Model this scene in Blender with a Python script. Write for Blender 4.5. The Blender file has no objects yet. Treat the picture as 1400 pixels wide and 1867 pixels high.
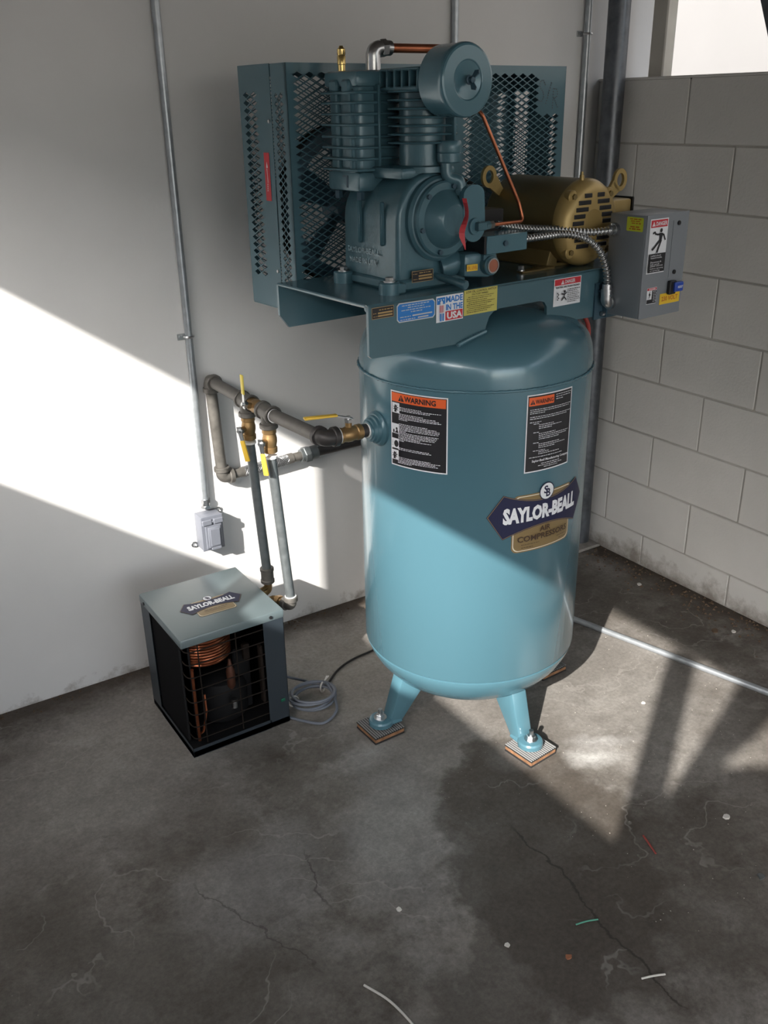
import bpy, bmesh, math, random
from mathutils import Vector, Matrix
random.seed(7)
SC = bpy.context.scene
COL = SC.collection
PI = math.pi

# ------------------------------------------------------------------ camera
cam = bpy.data.cameras.new('camera')
cam.sensor_fit = 'VERTICAL'
cam.sensor_height = 24.0
cam.lens = 1691.636 / 1867 * 24.0
cam.clip_start = 0.02
cam_o = bpy.data.objects.new('camera', cam)
COL.objects.link(cam_o)
yaw, pit, rol = math.radians(32.65963), math.radians(23.58287), math.radians(-1.01093)
fw = Vector((math.sin(yaw) * math.cos(pit), math.cos(yaw) * math.cos(pit), -math.sin(pit)))
r_ = Vector((math.cos(yaw), -math.sin(yaw), 0))
u_ = r_.cross(fw)
r2 = r_ * math.cos(rol) + u_ * math.sin(rol)
u2 = -r_ * math.sin(rol) + u_ * math.cos(rol)
mw = Matrix.Identity(4)
for i in range(3):
    mw[i][0] = r2[i]; mw[i][1] = u2[i]; mw[i][2] = -fw[i]
mw.translation = Vector((-2.621, -2.624, 1.682))
cam_o.matrix_world = mw
SC.camera = cam_o

# ------------------------------------------------------------------ sky, sun, exposure
SUN = Vector((0.84, 0.55, -0.597)).normalized()      # the way the light travels
w = bpy.data.worlds.new('sky'); SC.world = w; w.use_nodes = True
wn = w.node_tree; wn.nodes.clear()
sky = wn.nodes.new('ShaderNodeTexSky'); sky.sky_type = 'NISHITA'
sky.sun_disc = False
sky.sun_elevation = math.asin(-SUN.z)
sky.sun_rotation = math.atan2(-SUN.x, -SUN.y)
sky.air_density = 1.0; sky.dust_density = 2.0; sky.ozone_density = 1.0
bg = wn.nodes.new('ShaderNodeBackground'); bg.inputs['Strength'].default_value = 0.80
hs = wn.nodes.new('ShaderNodeHueSaturation'); hs.inputs['Saturation'].default_value = 0.45
wo = wn.nodes.new('ShaderNodeOutputWorld')
wn.links.new(sky.outputs[0], hs.inputs['Color']); wn.links.new(hs.outputs[0], bg.inputs['Color']); wn.links.new(bg.outputs[0], wo.inputs[0])
sl = bpy.data.lights.new('sun', 'SUN'); sl.energy = 11.0; sl.angle = math.radians(0.55); sl.color = (1.0, 0.95, 0.88)
so = bpy.data.objects.new('sun', sl); COL.objects.link(so)
so.rotation_euler = SUN.to_track_quat('-Z', 'Y').to_euler()
so.location = (-6, -4, 6)
SC.view_settings.view_transform = 'Standard'
SC.view_settings.look = 'None'
SC.view_settings.gamma = 1.0
SC.view_settings.use_curve_mapping = False
SC.view_settings.exposure = 0.0
try:
    SC.cycles.max_bounces = 10; SC.cycles.diffuse_bounces = 8; SC.cycles.glossy_bounces = 4
    SC.cycles.use_denoising = True
except Exception:
    pass

# ------------------------------------------------------------------ materials
MATS = {}
def srgb(*c):
    return tuple(((x / 255) / 12.92 if x / 255 <= 0.04045 else ((x / 255 + 0.055) / 1.055) ** 2.4) for x in c)
def nt(m):
    return m.node_tree.nodes, m.node_tree.links
def mat(name, col, rough=0.5, metal=0.0, spec=0.5, coat=0.0, noise=0.0, nscale=8.0, bump=0.0, bscale=40.0, rvar=0.0):
    if name in MATS: return MATS[name]
    m = bpy.data.materials.new(name); m.use_nodes = True
    N, L = nt(m); b = N['Principled BSDF']
    b.inputs['Base Color'].default_value = (*col, 1)
    b.inputs['Roughness'].default_value = rough; b.inputs['Metallic'].default_value = metal
    b.inputs['Specular IOR Level'].default_value = spec
    b.inputs['Coat Weight'].default_value = coat; b.inputs['Coat Roughness'].default_value = 0.12
    if noise or bump or rvar:
        tc = N.new('ShaderNodeTexCoord')
        if noise or rvar:
            nz = N.new('ShaderNodeTexNoise'); nz.inputs['Scale'].default_value = nscale; nz.inputs['Detail'].default_value = 6
            L.new(tc.outputs['Object'], nz.inputs['Vector'])
        if noise:
            mr = N.new('ShaderNodeMapRange'); mr.inputs[1].default_value = 0.3; mr.inputs[2].default_value = 0.7
            mr.inputs[3].default_value = 1 - noise; mr.inputs[4].default_value = 1 + noise
            L.new(nz.outputs['Fac'], mr.inputs[0])
            mx = N.new('ShaderNodeVectorMath'); mx.operation = 'SCALE'; mx.inputs[0].default_value = col
            L.new(mr.outputs[0], mx.inputs['Scale']); L.new(mx.outputs[0], b.inputs['Base Color'])
        if rvar:
            mr = N.new('ShaderNodeMapRange'); mr.inputs[1].default_value = 0.3; mr.inputs[2].default_value = 0.7
            mr.inputs[3].default_value = max(0.02, rough - rvar); mr.inputs[4].default_value = min(1, rough + rvar)
            L.new(nz.outputs['Fac'], mr.inputs[0]); L.new(mr.outputs[0], b.inputs['Roughness'])
        if bump:
            n2 = N.new('ShaderNodeTexNoise'); n2.inputs['Scale'].default_value = bscale; n2.inputs['Detail'].default_value = 5
            L.new(tc.outputs['Object'], n2.inputs['Vector'])
            bp = N.new('ShaderNodeBump'); bp.inputs['Strength'].default_value = bump; bp.inputs['Distance'].default_value = 0.004
            L.new(n2.outputs['Fac'], bp.inputs['Height']); L.new(bp.outputs[0], b.inputs['Normal'])
    MATS[name] = m
    return m

TEAL = mat('teal_paint', (0.078, 0.178, 0.225), 0.26, 0.12, 0.5, 0.45, bump=0.02, bscale=120)
TEALC = mat('teal_cast', (0.064, 0.146, 0.184), 0.32, 0.12, 0.5, 0.22, noise=0.10, nscale=14, bump=0.22, bscale=60)
TEALD = mat('teal_sheet', (0.070, 0.150, 0.186), 0.26, 0.12, 0.5, 0.4, noise=0.04, nscale=6)
FAN = mat('flywheel_paint', (0.040, 0.085, 0.120), 0.45, 0.1, noise=0.15, nscale=10)
BLACK = mat('black_plastic', (0.012, 0.012, 0.014), 0.45)
RUBBER = mat('black_rubber', (0.018, 0.018, 0.018), 0.8)
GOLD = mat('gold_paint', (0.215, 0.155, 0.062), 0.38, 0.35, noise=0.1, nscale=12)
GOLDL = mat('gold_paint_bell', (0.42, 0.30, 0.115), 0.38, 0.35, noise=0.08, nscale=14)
GREY = mat('grey_enamel', (0.23, 0.25, 0.275), 0.36, 0.1, noise=0.03)
STEEL = mat('zinc_steel', (0.58, 0.59, 0.60), 0.28, 1.0, noise=0.12, nscale=25)
GALV = mat('galvanized', (0.165, 0.182, 0.188), 0.45, 0.55, noise=0.14, nscale=55, rvar=0.1)
CONDUIT = mat('conduit_zinc', (0.40, 0.43, 0.455), 0.36, 0.7, noise=0.15, nscale=40)
PADC = mat('rough_mortar', (0.27, 0.25, 0.23), 0.9, noise=0.2, nscale=30, bump=0.5, bscale=60)
GALVD = mat('dull_galvanized', (0.115, 0.125, 0.140), 0.42, 0.7, noise=0.3, nscale=30, rvar=0.12)
IRON = mat('dark_galvanized_pipe', (0.115, 0.108, 0.098), 0.5, 0.25, noise=0.25, nscale=40, rvar=0.1)
BLKIRON = mat('black_iron', (0.050, 0.046, 0.046), 0.45, 0.4, noise=0.2, nscale=30)
BRASS = mat('brass', (0.33, 0.21, 0.095), 0.40, 0.75, noise=0.15, nscale=30)
BRASSB = mat('bright_brass', (0.75, 0.55, 0.22), 0.22, 0.95)
COPPER = mat('copper', (0.45, 0.155, 0.08), 0.34, 0.9, noise=0.18, nscale=22)
TAPE = mat('thread_tape', (0.85, 0.85, 0.84), 0.7)
YEL = mat('yellow_vinyl', (0.78, 0.50, 0.05), 0.4)
YEL2 = mat('yellow_vinyl_pale', (0.72, 0.58, 0.09), 0.4)
WHITE = mat('print_white', (0.78, 0.80, 0.84), 0.45)
PBLACK = mat('print_black', (0.016, 0.016, 0.020), 0.45)
ORANGE = mat('print_orange', (0.80, 0.13, 0.03), 0.45)
RED = mat('print_red', (0.58, 0.035, 0.05), 0.45)
REDTAG = mat('red_tag', (0.60, 0.045, 0.06), 0.5)
PBLUE = mat('print_blue', (0.02, 0.20, 0.60), 0.45)
PYEL = mat('print_yellow', (0.58, 0.53, 0.13), 0.5)
PLIME = mat('print_lime', (0.66, 0.72, 0.05), 0.5)
PAMBER = mat('print_amber', (0.80, 0.52, 0.03), 0.5)
PSILVER = mat('print_silver', (0.56, 0.60, 0.62), 0.4, 0.3)
PBRONZE = mat('print_bronze', (0.44, 0.30, 0.13), 0.4, 0.2)
NAVY = mat('logo_navy', (0.018, 0.020, 0.058), 0.5, 0.0, 0.3)
LGOLD = mat('logo_gold', (0.235, 0.165, 0.072), 0.4, 0.1)
LCREAM = mat('logo_cream', (0.78, 0.72, 0.58), 0.4)
LBROWN = mat('logo_brown', (0.055, 0.030, 0.018), 0.5)
RINK = mat('print_red_ink', (0.55, 0.16, 0.02), 0.5)
GLASSR = mat('sight_glass_oil', (0.36, 0.12, 0.07), 0.08, 0.0, 0.6, 0.5)
BLUEP = mat('blue_button', (0.02, 0.07, 0.42), 0.35)
WOOD = mat('painted_wood', (0.52, 0.49, 0.43), 0.6, noise=0.1, nscale=6)
GREYPL = mat('grey_outlet_metal', (0.17, 0.182, 0.215), 0.4, 0.1)
DRYLID = mat('dryer_grey_green', (0.135, 0.172, 0.182), 0.34, 0.1, coat=0.1, noise=0.05, nscale=6)
DRYFR = mat('dryer_frame', (0.027, 0.036, 0.046), 0.42, 0.1)
DRYBLK = mat('dryer_black', (0.007, 0.007, 0.008), 0.7, 0.0, 0.25)
WIRE = mat('black_wire', (0.014, 0.010, 0.008), 0.7, 0.0, 0.15)
DCOP = mat('dryer_copper_shaded', (0.30, 0.095, 0.045), 0.32, 0.85, noise=0.2, nscale=30)  # copper with the shade inside the dryer put into its colour
BRAID = mat('braid_steel', (0.20, 0.205, 0.21), 0.42, 0.8)
CORDG = mat('grey_cord', (0.15, 0.165, 0.20), 0.5)
CORDB = mat('black_cord', (0.012, 0.012, 0.013), 0.45)
CORK = mat('cork_pad', (0.24, 0.12, 0.06), 0.9, noise=0.3, nscale=60, bump=0.5, bscale=120)
RIB = mat('ribbed_rubber', (0.22, 0.22, 0.22), 0.75)
CHIP = mat('rust_chip', (0.30, 0.12, 0.06), 0.8)
PALE = mat('pale_chip', (0.62, 0.60, 0.56), 0.8)
GREENW = mat('green_wire', (0.10, 0.32, 0.24), 0.5)
REDW = mat('red_wire', (0.30, 0.06, 0.05), 0.5)
TAN = mat('tan_leaf', (0.10, 0.065, 0.04), 0.9, noise=0.3, nscale=40)
REDHOSE = mat('red_hose', (0.35, 0.04, 0.03), 0.5)

# masonry and plaster
def wallmat(name, col, nlo, gz=0.0, bump=0.15, bscale=90):
    m = bpy.data.materials.new(name); m.use_nodes = True
    N, L = nt(m); b = N['Principled BSDF']; b.inputs['Roughness'].default_value = 0.75
    b.inputs['Specular IOR Level'].default_value = 0.25
    g = N.new('ShaderNodeNewGeometry')
    n1 = N.new('ShaderNodeTexNoise'); n1.inputs['Scale'].default_value = 2.2; n1.inputs['Detail'].default_value = 8; n1.inputs['Roughness'].default_value = 0.6
    L.new(g.outputs['Position'], n1.inputs['Vector'])
    mr = N.new('ShaderNodeMapRange'); mr.inputs[1].default_value = 0.3; mr.inputs[2].default_value = 0.7; mr.inputs[3].default_value = nlo; mr.inputs[4].default_value = 1.03
    L.new(n1.outputs['Fac'], mr.inputs[0])
    sc = N.new('ShaderNodeVectorMath'); sc.operation = 'SCALE'; sc.inputs[0].default_value = col
    L.new(mr.outputs[0], sc.inputs['Scale'])
    # dirt along the foot of the wall, ragged
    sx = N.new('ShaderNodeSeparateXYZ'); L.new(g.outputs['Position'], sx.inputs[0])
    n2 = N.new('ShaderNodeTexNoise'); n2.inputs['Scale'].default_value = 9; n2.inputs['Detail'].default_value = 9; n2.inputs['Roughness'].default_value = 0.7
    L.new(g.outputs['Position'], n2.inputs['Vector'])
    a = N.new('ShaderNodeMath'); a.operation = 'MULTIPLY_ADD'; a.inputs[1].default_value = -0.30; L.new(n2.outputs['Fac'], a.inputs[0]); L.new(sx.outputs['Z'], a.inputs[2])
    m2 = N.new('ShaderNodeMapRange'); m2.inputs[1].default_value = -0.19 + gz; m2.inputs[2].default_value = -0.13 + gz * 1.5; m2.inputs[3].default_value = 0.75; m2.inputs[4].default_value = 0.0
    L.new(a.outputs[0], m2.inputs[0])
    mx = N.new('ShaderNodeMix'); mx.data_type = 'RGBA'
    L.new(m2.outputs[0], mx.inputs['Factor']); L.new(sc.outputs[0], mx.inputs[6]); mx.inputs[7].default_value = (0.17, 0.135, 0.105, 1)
    # small scuffs
    n3 = N.new('ShaderNodeTexNoise'); n3.inputs['Scale'].default_value = 11; n3.inputs['Detail'].default_value = 3
    L.new(g.outputs['Position'], n3.inputs['Vector'])
    m3 = N.new('ShaderNodeMapRange'); m3.inputs[1].default_value = 0.75; m3.inputs[2].default_value = 0.80; m3.inputs[3].default_value = 0.0; m3.inputs[4].default_value = 0.4
    L.new(n3.outputs['Fac'], m3.inputs[0])
    mx2 = N.new('ShaderNodeMix'); mx2.data_type = 'RGBA'
    L.new(m3.outputs[0], mx2.inputs['Factor']); L.new(mx.outputs[2], mx2.inputs[6]); mx2.inputs[7].default_value = (0.33, 0.29, 0.24, 1)
    L.new(mx2.outputs[2], b.inputs['Base Color'])
    n4 = N.new('ShaderNodeTexNoise'); n4.inputs['Scale'].default_value = bscale; n4.inputs['Detail'].default_value = 6
    L.new(g.outputs['Position'], n4.inputs['Vector'])
    bp = N.new('ShaderNodeBump'); bp.inputs['Strength'].default_value = bump; bp.inputs['Distance'].default_value = 0.004
    L.new(n4.outputs['Fac'], bp.inputs['Height']); L.new(bp.outputs[0], b.inputs['Normal'])
    MATS[name] = m
    return m
PLASTER = wallmat('white_plaster', (0.70, 0.695, 0.69), 0.95, bump=0.08, bscale=60)
BLOCK = wallmat('painted_block', (0.66, 0.645, 0.62), 0.90, 0.035, bump=0.30, bscale=110)
MORTAR = wallmat('painted_mortar', (0.52, 0.50, 0.465), 0.55, bump=0.4, bscale=80)

def floormat():
    m = bpy.data.materials.new('stained_concrete'); m.use_nodes = True
    N, L = nt(m); b = N['Principled BSDF']; b.inputs['Specular IOR Level'].default_value = 0.3
    g = N.new('ShaderNodeNewGeometry')
    def noise(s, d=8, r=0.6, off=0.0):
        n = N.new('ShaderNodeTexNoise'); n.inputs['Scale'].default_value = s; n.inputs['Detail'].default_value = d; n.inputs['Roughness'].default_value = r
        if off:
            v = N.new('ShaderNodeVectorMath'); v.operation = 'ADD'; v.inputs[1].default_value = (off, off * 1.7, off * 0.3)
            L.new(g.outputs['Position'], v.inputs[0]); L.new(v.outputs[0], n.inputs['Vector'])
        else:
            L.new(g.outputs['Position'], n.inputs['Vector'])
        return n
    def rng(o, a, c, lo, hi):
        r = N.new('ShaderNodeMapRange'); r.inputs[1].default_value = a; r.inputs[2].default_value = c; r.inputs[3].default_value = lo; r.inputs[4].default_value = hi
        L.new(o, r.inputs[0]); return r.outputs[0]
    def mix(f, a, c):
        x = N.new('ShaderNodeMix'); x.data_type = 'RGBA'
        L.new(f, x.inputs['Factor'])
        if isinstance(a, tuple): x.inputs[6].default_value = (*a, 1)
        else: L.new(a, x.inputs[6])
        if isinstance(c, tuple): x.inputs[7].default_value = (*c, 1)
        else: L.new(c, x.inputs[7])
        return x.outputs[2]
    col = mix(rng(noise(1.6, 9, 0.62).outputs['Fac'], 0.36, 0.66, 0, 1), (0.086, 0.074, 0.063), (0.225, 0.208, 0.189))
    col = mix(rng(noise(5.5, 10, 0.68, 3.1).outputs['Fac'], 0.48, 0.68, 0, 0.7), col, (0.300, 0.284, 0.266))
    col = mix(rng(noise(8.0, 10, 0.72, 7.7).outputs['Fac'], 0.50, 0.66, 0, 0.75), col, (0.070, 0.058, 0.048))
    # distorted position for blots with ragged outlines
    nd = noise(4.5, 8, 0.62, 1.3)
    dv = N.new('ShaderNodeVectorMath'); dv.operation = 'MULTIPLY_ADD'; dv.inputs[1].default_value = (0.34, 0.34, 0); dv.inputs[2].default_value = (-0.17, -0.17, 0)
    L.new(nd.outputs['Color'], dv.inputs[0])
    pv = N.new('ShaderNodeVectorMath'); pv.operation = 'ADD'; L.new(g.outputs['Position'], pv.inputs[0]); L.new(dv.outputs[0], pv.inputs[1])
    dv2 = N.new('ShaderNodeVectorMath'); dv2.operation = 'MULTIPLY_ADD'; dv2.inputs[1].default_value = (0.08, 0.08, 0); dv2.inputs[2].default_value = (-0.04, -0.04, 0)
    L.new(noise(14, 8, 0.65, 2.3).outputs['Color'], dv2.inputs[0])
    pv2 = N.new('ShaderNodeVectorMath'); pv2.operation = 'ADD'; L.new(g.outputs['Position'], pv2.inputs[0]); L.new(dv2.outputs[0], pv2.inputs[1])
    def blot(cx, cy, rx, ry, ang, soft, amt, c, small=False):
        nonlocal col
        mp = N.new('ShaderNodeMapping'); mp.vector_type = 'TEXTURE'
        mp.inputs['Location'].default_value = (cx, cy, 0); mp.inputs['Rotation'].default_value = (0, 0, math.radians(ang)); mp.inputs['Scale'].default_value = (rx, ry, 1e6)
        L.new((pv2 if small else pv).outputs[0], mp.inputs['Vector'])
        ln = N.new('ShaderNodeVectorMath'); ln.operation = 'LENGTH'; L.new(mp.outputs[0], ln.inputs[0])
        col = mix(rng(ln.outputs['Value'], 1 - soft, 1 + soft, amt, 0.0), col, c)
    blot(-1.45, -0.30, 0.60, 0.26, 0, 0.5, 0.60, (0.300, 0.280, 0.258))
    blot(-2.25, -0.48, 0.40, 0.26, 10, 0.5, 0.50, (0.270, 0.252, 0.234))
    blot(-1.28, -0.74, 0.30, 0.26, 30, 0.4, 0.50, (0.270, 0.255, 0.238))
    blot(-0.72, -0.95, 0.34, 0.36, 0, 0.5, 0.45, (0.250, 0.238, 0.222))
    blot(-2.35, -1.30, 0.50, 0.30, -20, 0.4, 0.50, (0.072, 0.063, 0.053))
    blot(-2.05, -0.78, 0.20, 0.12, 30, 0.3, 0.45, (0.090, 0.077, 0.066))
    blot(-2.45, -0.85, 0.16, 0.20, 0, 0.3, 0.45, (0.095, 0.082, 0.070))
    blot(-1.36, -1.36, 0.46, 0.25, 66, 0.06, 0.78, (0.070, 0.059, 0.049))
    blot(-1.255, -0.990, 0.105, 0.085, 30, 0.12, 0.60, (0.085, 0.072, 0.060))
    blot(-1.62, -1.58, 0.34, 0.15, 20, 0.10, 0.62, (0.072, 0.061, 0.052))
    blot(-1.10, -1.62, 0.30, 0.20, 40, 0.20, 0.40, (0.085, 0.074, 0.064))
    blot(-1.62, -1.10, 0.26, 0.12, 60, 0.35, 0.45, (0.270, 0.262, 0.255))
    blot(-1.98, -1.05, 0.18, 0.13, 20, 0.45, 0.45, (0.260, 0.252, 0.245))
    blot(-0.32, -0.42, 0.16, 0.40, 0, 0.35, 0.60, (0.080, 0.068, 0.056))
    blot(-0.70, -0.40, 0.30, 0.16, 0, 0.40, 0.45, (0.085, 0.074, 0.064))
    blot(-1.000, -1.160, 0.055, 0.030, -33, 0.95, 0.75, (0.58, 0.57, 0.55), True)
    blot(-0.935, -1.120, 0.060, 0.018, -33, 0.95, 0.5, (0.52, 0.51, 0.50), True)
    blot(-1.180, -1.030, 0.050, 0.045, -33, 0.95, 0.4, (0.34, 0.33, 0.32), True)
    blot(-1.500, -0.790, 0.070, 0.035, 20, 0.95, 0.5, (0.42, 0.41, 0.40), True)
    # dark dirt drifted along both walls
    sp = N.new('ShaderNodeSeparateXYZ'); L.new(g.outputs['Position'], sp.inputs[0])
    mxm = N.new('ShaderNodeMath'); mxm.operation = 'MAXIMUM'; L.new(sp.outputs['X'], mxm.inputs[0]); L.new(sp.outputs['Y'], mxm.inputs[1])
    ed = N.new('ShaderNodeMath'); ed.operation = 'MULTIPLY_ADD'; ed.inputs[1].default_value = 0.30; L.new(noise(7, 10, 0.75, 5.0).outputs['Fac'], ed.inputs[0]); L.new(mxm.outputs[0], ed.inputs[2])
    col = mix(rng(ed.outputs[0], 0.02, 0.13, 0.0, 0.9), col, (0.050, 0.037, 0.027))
    gr = N.new('ShaderNodeVectorMath'); gr.operation = 'SCALE'; L.new(col, gr.inputs[0])
    m1 = N.new('ShaderNodeMath'); m1.operation = 'MULTIPLY'; L.new(rng(noise(85, 6, 0.75, 4.0).outputs['Fac'], 0.3, 0.7, 0.76, 1.24), m1.inputs[0]); L.new(rng(noise(18, 8, 0.72, 6.0).outputs['Fac'], 0.3, 0.7, 0.88, 1.12), m1.inputs[1])
    L.new(m1.outputs[0], gr.inputs['Scale']); col = gr.outputs[0]
    # pale scratches and sand specks
    vor = N.new('ShaderNodeTexVoronoi'); vor.inputs['Scale'].default_value = 55; L.new(g.outputs['Position'], vor.inputs['Vector'])
    sm = N.new('ShaderNodeMath'); sm.operation = 'MULTIPLY'
    L.new(rng(vor.outputs['Distance'], 0.06, 0.10, 1, 0), sm.inputs[0]); L.new(rng(noise(2.5, 4, 0.5, 9.0).outputs['Fac'], 0.5, 0.6, 0, 0.35), sm.inputs[1])
    col = mix(sm.outputs[0], col, (0.42, 0.39, 0.35))
    wv = N.new('ShaderNodeTexWave'); wv.wave_type = 'RINGS'; wv.inputs['Scale'].default_value = 1.7; wv.inputs['Distortion'].default_value = 22; wv.inputs['Detail'].default_value = 5; wv.inputs['Detail Scale'].default_value = 1.6
    L.new(g.outputs['Position'], wv.inputs['Vector'])
    s2 = N.new('ShaderNodeMath'); s2.operation = 'MULTIPLY'
    L.new(rng(wv.outputs['Fac'], 0.985, 1.0, 0, 1), s2.inputs[0]); L.new(rng(noise(3.1, 4, 0.5, 12.0).outputs['Fac'], 0.50, 0.58, 0, 0.40), s2.inputs[1])
    col = mix(s2.outputs[0], col, (0.33, 0.31, 0.29))
    # the one long crack, dark
    def crack(x0, y0, x1, y1, wd, amt):
        nonlocal col
        an = math.atan2(y1 - y0, x1 - x0); ln2 = math.hypot(x1 - x0, y1 - y0)
        mp = N.new('ShaderNodeMapping'); mp.vector_type = 'TEXTURE'
        mp.inputs['Location'].default_value = ((x0 + x1) / 2, (y0 + y1) / 2, 0); mp.inputs['Rotation'].default_value = (0, 0, an)
        nn = noise(9, 6, 0.6, x0)
        d2 = N.new('ShaderNodeVectorMath'); d2.operation = 'MULTIPLY_ADD'; d2.inputs[1].default_value = (0.10, 0.10, 0); d2.inputs[2].default_value = (-0.05, -0.05, 0)
        L.new(nn.outputs['Color'], d2.inputs[0])
        p2 = N.new('ShaderNodeVectorMath'); p2.operation = 'ADD'; L.new(g.outputs['Position'], p2.inputs[0]); L.new(d2.outputs[0], p2.inputs[1])
        L.new(p2.outputs[0], mp.inputs['Vector'])
        s = N.new('ShaderNodeSeparateXYZ'); L.new(mp.outputs[0], s.inputs[0])
        ay = N.new('ShaderNodeMath'); ay.operation = 'ABSOLUTE'; L.new(s.outputs['Y'], ay.inputs[0])
        ax = N.new('ShaderNodeMath'); ax.operation = 'ABSOLUTE'; L.new(s.outputs['X'], ax.inputs[0])
        mu = N.new('ShaderNodeMath'); mu.operation = 'MULTIPLY'
        L.new(rng(ay.outputs[0], wd * 0.4, wd, amt, 0), mu.inputs[0]); L.new(rng(ax.outputs[0], ln2 / 2 - 0.05, ln2 / 2, 1, 0), mu.inputs[1])
        col = mix(mu.outputs[0], col, (0.035, 0.030, 0.026))
    crack(-1.36, -1.22, -1.42, -1.86, 0.0045, 0.8)
    crack(-2.12, -0.95, -1.98, -1.35, 0.0035, 0.5)
    crack(-1.85, -1.02, -1.88, -1.22, 0.004, 0.6)
    L.new(col, b.inputs['Base Color'])
    L.new(rng(noise(4, 6, 0.6, 2.0).outputs['Fac'], 0.3, 0.7, 0.42, 0.75), b.inputs['Roughness'])
    bp = N.new('ShaderNodeBump'); bp.inputs['Strength'].default_value = 0.25; bp.inputs['Distance'].default_value = 0.004
    L.new(noise(38, 8, 0.7).outputs['Fac'], bp.inputs['Height']); L.new(bp.outputs[0], b.inputs['Normal'])
    MATS['stained_concrete'] = m
    return m
CONC = floormat()
GROUND = mat('outside_ground', (0.30, 0.29, 0.27), 0.9, noise=0.15, nscale=1.0)
NEIGH = mat('neighbour_plaster', (0.16, 0.155, 0.15), 0.9, noise=0.05, nscale=1.0)
CEIL = mat('ceiling_boards', (0.10, 0.09, 0.08), 0.8, noise=0.08, nscale=3)

# ------------------------------------------------------------------ mesh builder
class B:
    def __init__(s): s.v = []; s.f = []; s.m = []
    def add(s, vs, fs, mi=0):
        o = len(s.v); s.v += [tuple(v) for v in vs]
        s.f += [tuple(i + o for i in f) for f in fs]; s.m += [mi] * len(fs)
        return s
    def box(s, x0, x1, y0, y1, z0, z1, mi=0, bev=0.0, seg=1, M=None):
        bm = bmesh.new()
        vs = [bm.verts.new((x, y, z)) for x in (x0, x1) for y in (y0, y1) for z in (z0, z1)]
        for q in ((0, 1, 3, 2), (4, 6, 7, 5), (0, 4, 5, 1), (2, 3, 7, 6), (0, 2, 6, 4), (1, 5, 7, 3)): bm.faces.new([vs[i] for i in q])
        if bev > 0:
            bmesh.ops.bevel(bm, geom=bm.edges[:], offset=bev, segments=seg, profile=0.5, affect='EDGES', clamp_overlap=True)
        bm.normal_update()
        bm.verts.index_update()
        V = [(M @ v.co if M else v.co) for v in bm.verts]
        s.add(V, [[v.index for v in f.verts] for f in bm.faces], mi); bm.free()
        return s
    def rings(s, R, mi=0, cap=(True, True), closed=False):
        n = len(R[0]); vs = [p for r in R for p in r]; fs = []
        k = len(R)
        for i in range(k if closed else k - 1):
            a = i * n; c = ((i + 1) % k) * n
            for j in range(n):
                j2 = (j + 1) % n
                fs.append((a + j, a + j2, c + j2, c + j))
        if not closed:
            if cap[0]: fs.append(tuple(range(n - 1, -1, -1)))
            if cap[1]: fs.append(tuple((k - 1) * n + j for j in range(n)))
        return s.add(vs, fs, mi)
    def lathe(s, prof, O=(0, 0, 0), A=(0, 0, 1), n=32, mi=0, cap=(True, True), a0=0.0):
        A = Vector(A).normalized(); O = Vector(O)
        X = A.orthogonal().normalized()
        if abs(A.z) > 0.9: X = Vector((1, 0, 0))
        Y = A.cross(X).normalized()
        R = []
        for r, h in prof:
            R.append([O + A * h + (X * math.cos(2 * PI * j / n + a0) + Y * math.sin(2 * PI * j / n + a0)) * max(r, 1e-5) for j in range(n)])
        return s.rings(R, mi, cap)
    def cyl(s, p0, p1, r0, r1=None, n=20, mi=0, bev=0.0):
        p0 = Vector(p0); p1 = Vector(p1); r1 = r0 if r1 is None else r1; l = (p1 - p0).length
        pr = [(r0, 0), (r1, l)] if not bev else [(r0 - bev, 0), (r0, bev), (r1, l - bev), (r1 - bev, l)]
        return s.lathe(pr, p0, p1 - p0, n, mi)
    def hexn(s, p0, p1, r, mi=0): return s.cyl(p0, p1, r, n=6, mi=mi, bev=r * 0.08)
    def tube(s, pts, r, n=12, mi=0, closed=False, cap=(True, True)):
        P = [Vector(p) for p in pts]; k = len(P); R = []
        T = []
        for i in range(k):
            a = P[(i - 1) % k] if (closed or i > 0) else P[i]; c = P[(i + 1) % k] if (closed or i < k - 1) else P[i]
            T.append((c - a).normalized())
        X = T[0].orthogonal().normalized()
        for i in range(k):
            X = (X - T[i] * X.dot(T[i])).normalized(); Y = T[i].cross(X)
            rr = r[i] if isinstance(r, (list, tuple)) else r
            R.append([P[i] + (X * math.cos(2 * PI * j / n) + Y * math.sin(2 * PI * j / n)) * rr for j in range(n)])
        return s.rings(R, mi, cap, closed)
    def prism(s, poly, O, U, V, h, mi=0):
        O = Vector(O); U = Vector(U); V = Vector(V); N = U.cross(V).normalized()
        a = [O + U * x + V * y for x, y in poly]; c = [p + N * h for p in a]; n = len(a)
        fs = [tuple(range(n - 1, -1, -1)), tuple(range(n, 2 * n))] + [(j, (j + 1) % n, n + (j + 1) % n, n + j) for j in range(n)]
        return s.add(a + c, fs, mi)
    def hull8(s, bot, top, mi=0, bev=0.0, seg=2):
        bm = bmesh.new(); vs = [bm.verts.new(p) for p in list(bot) + list(top)]
        for q in ((3, 2, 1, 0), (4, 5, 6, 7), (0, 1, 5, 4), (1, 2, 6, 5), (2, 3, 7, 6), (3, 0, 4, 7)): bm.faces.new([vs[i] for i in q])
        if bev: bmesh.ops.bevel(bm, geom=bm.edges[:], offset=bev, segments=seg, profile=0.5, affect='EDGES', clamp_overlap=True)
        bm.verts.index_update()
        s.add([v.co.copy() for v in bm.verts], [[v.index for v in f.verts] for f in bm.faces], mi); bm.free(); return s

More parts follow.
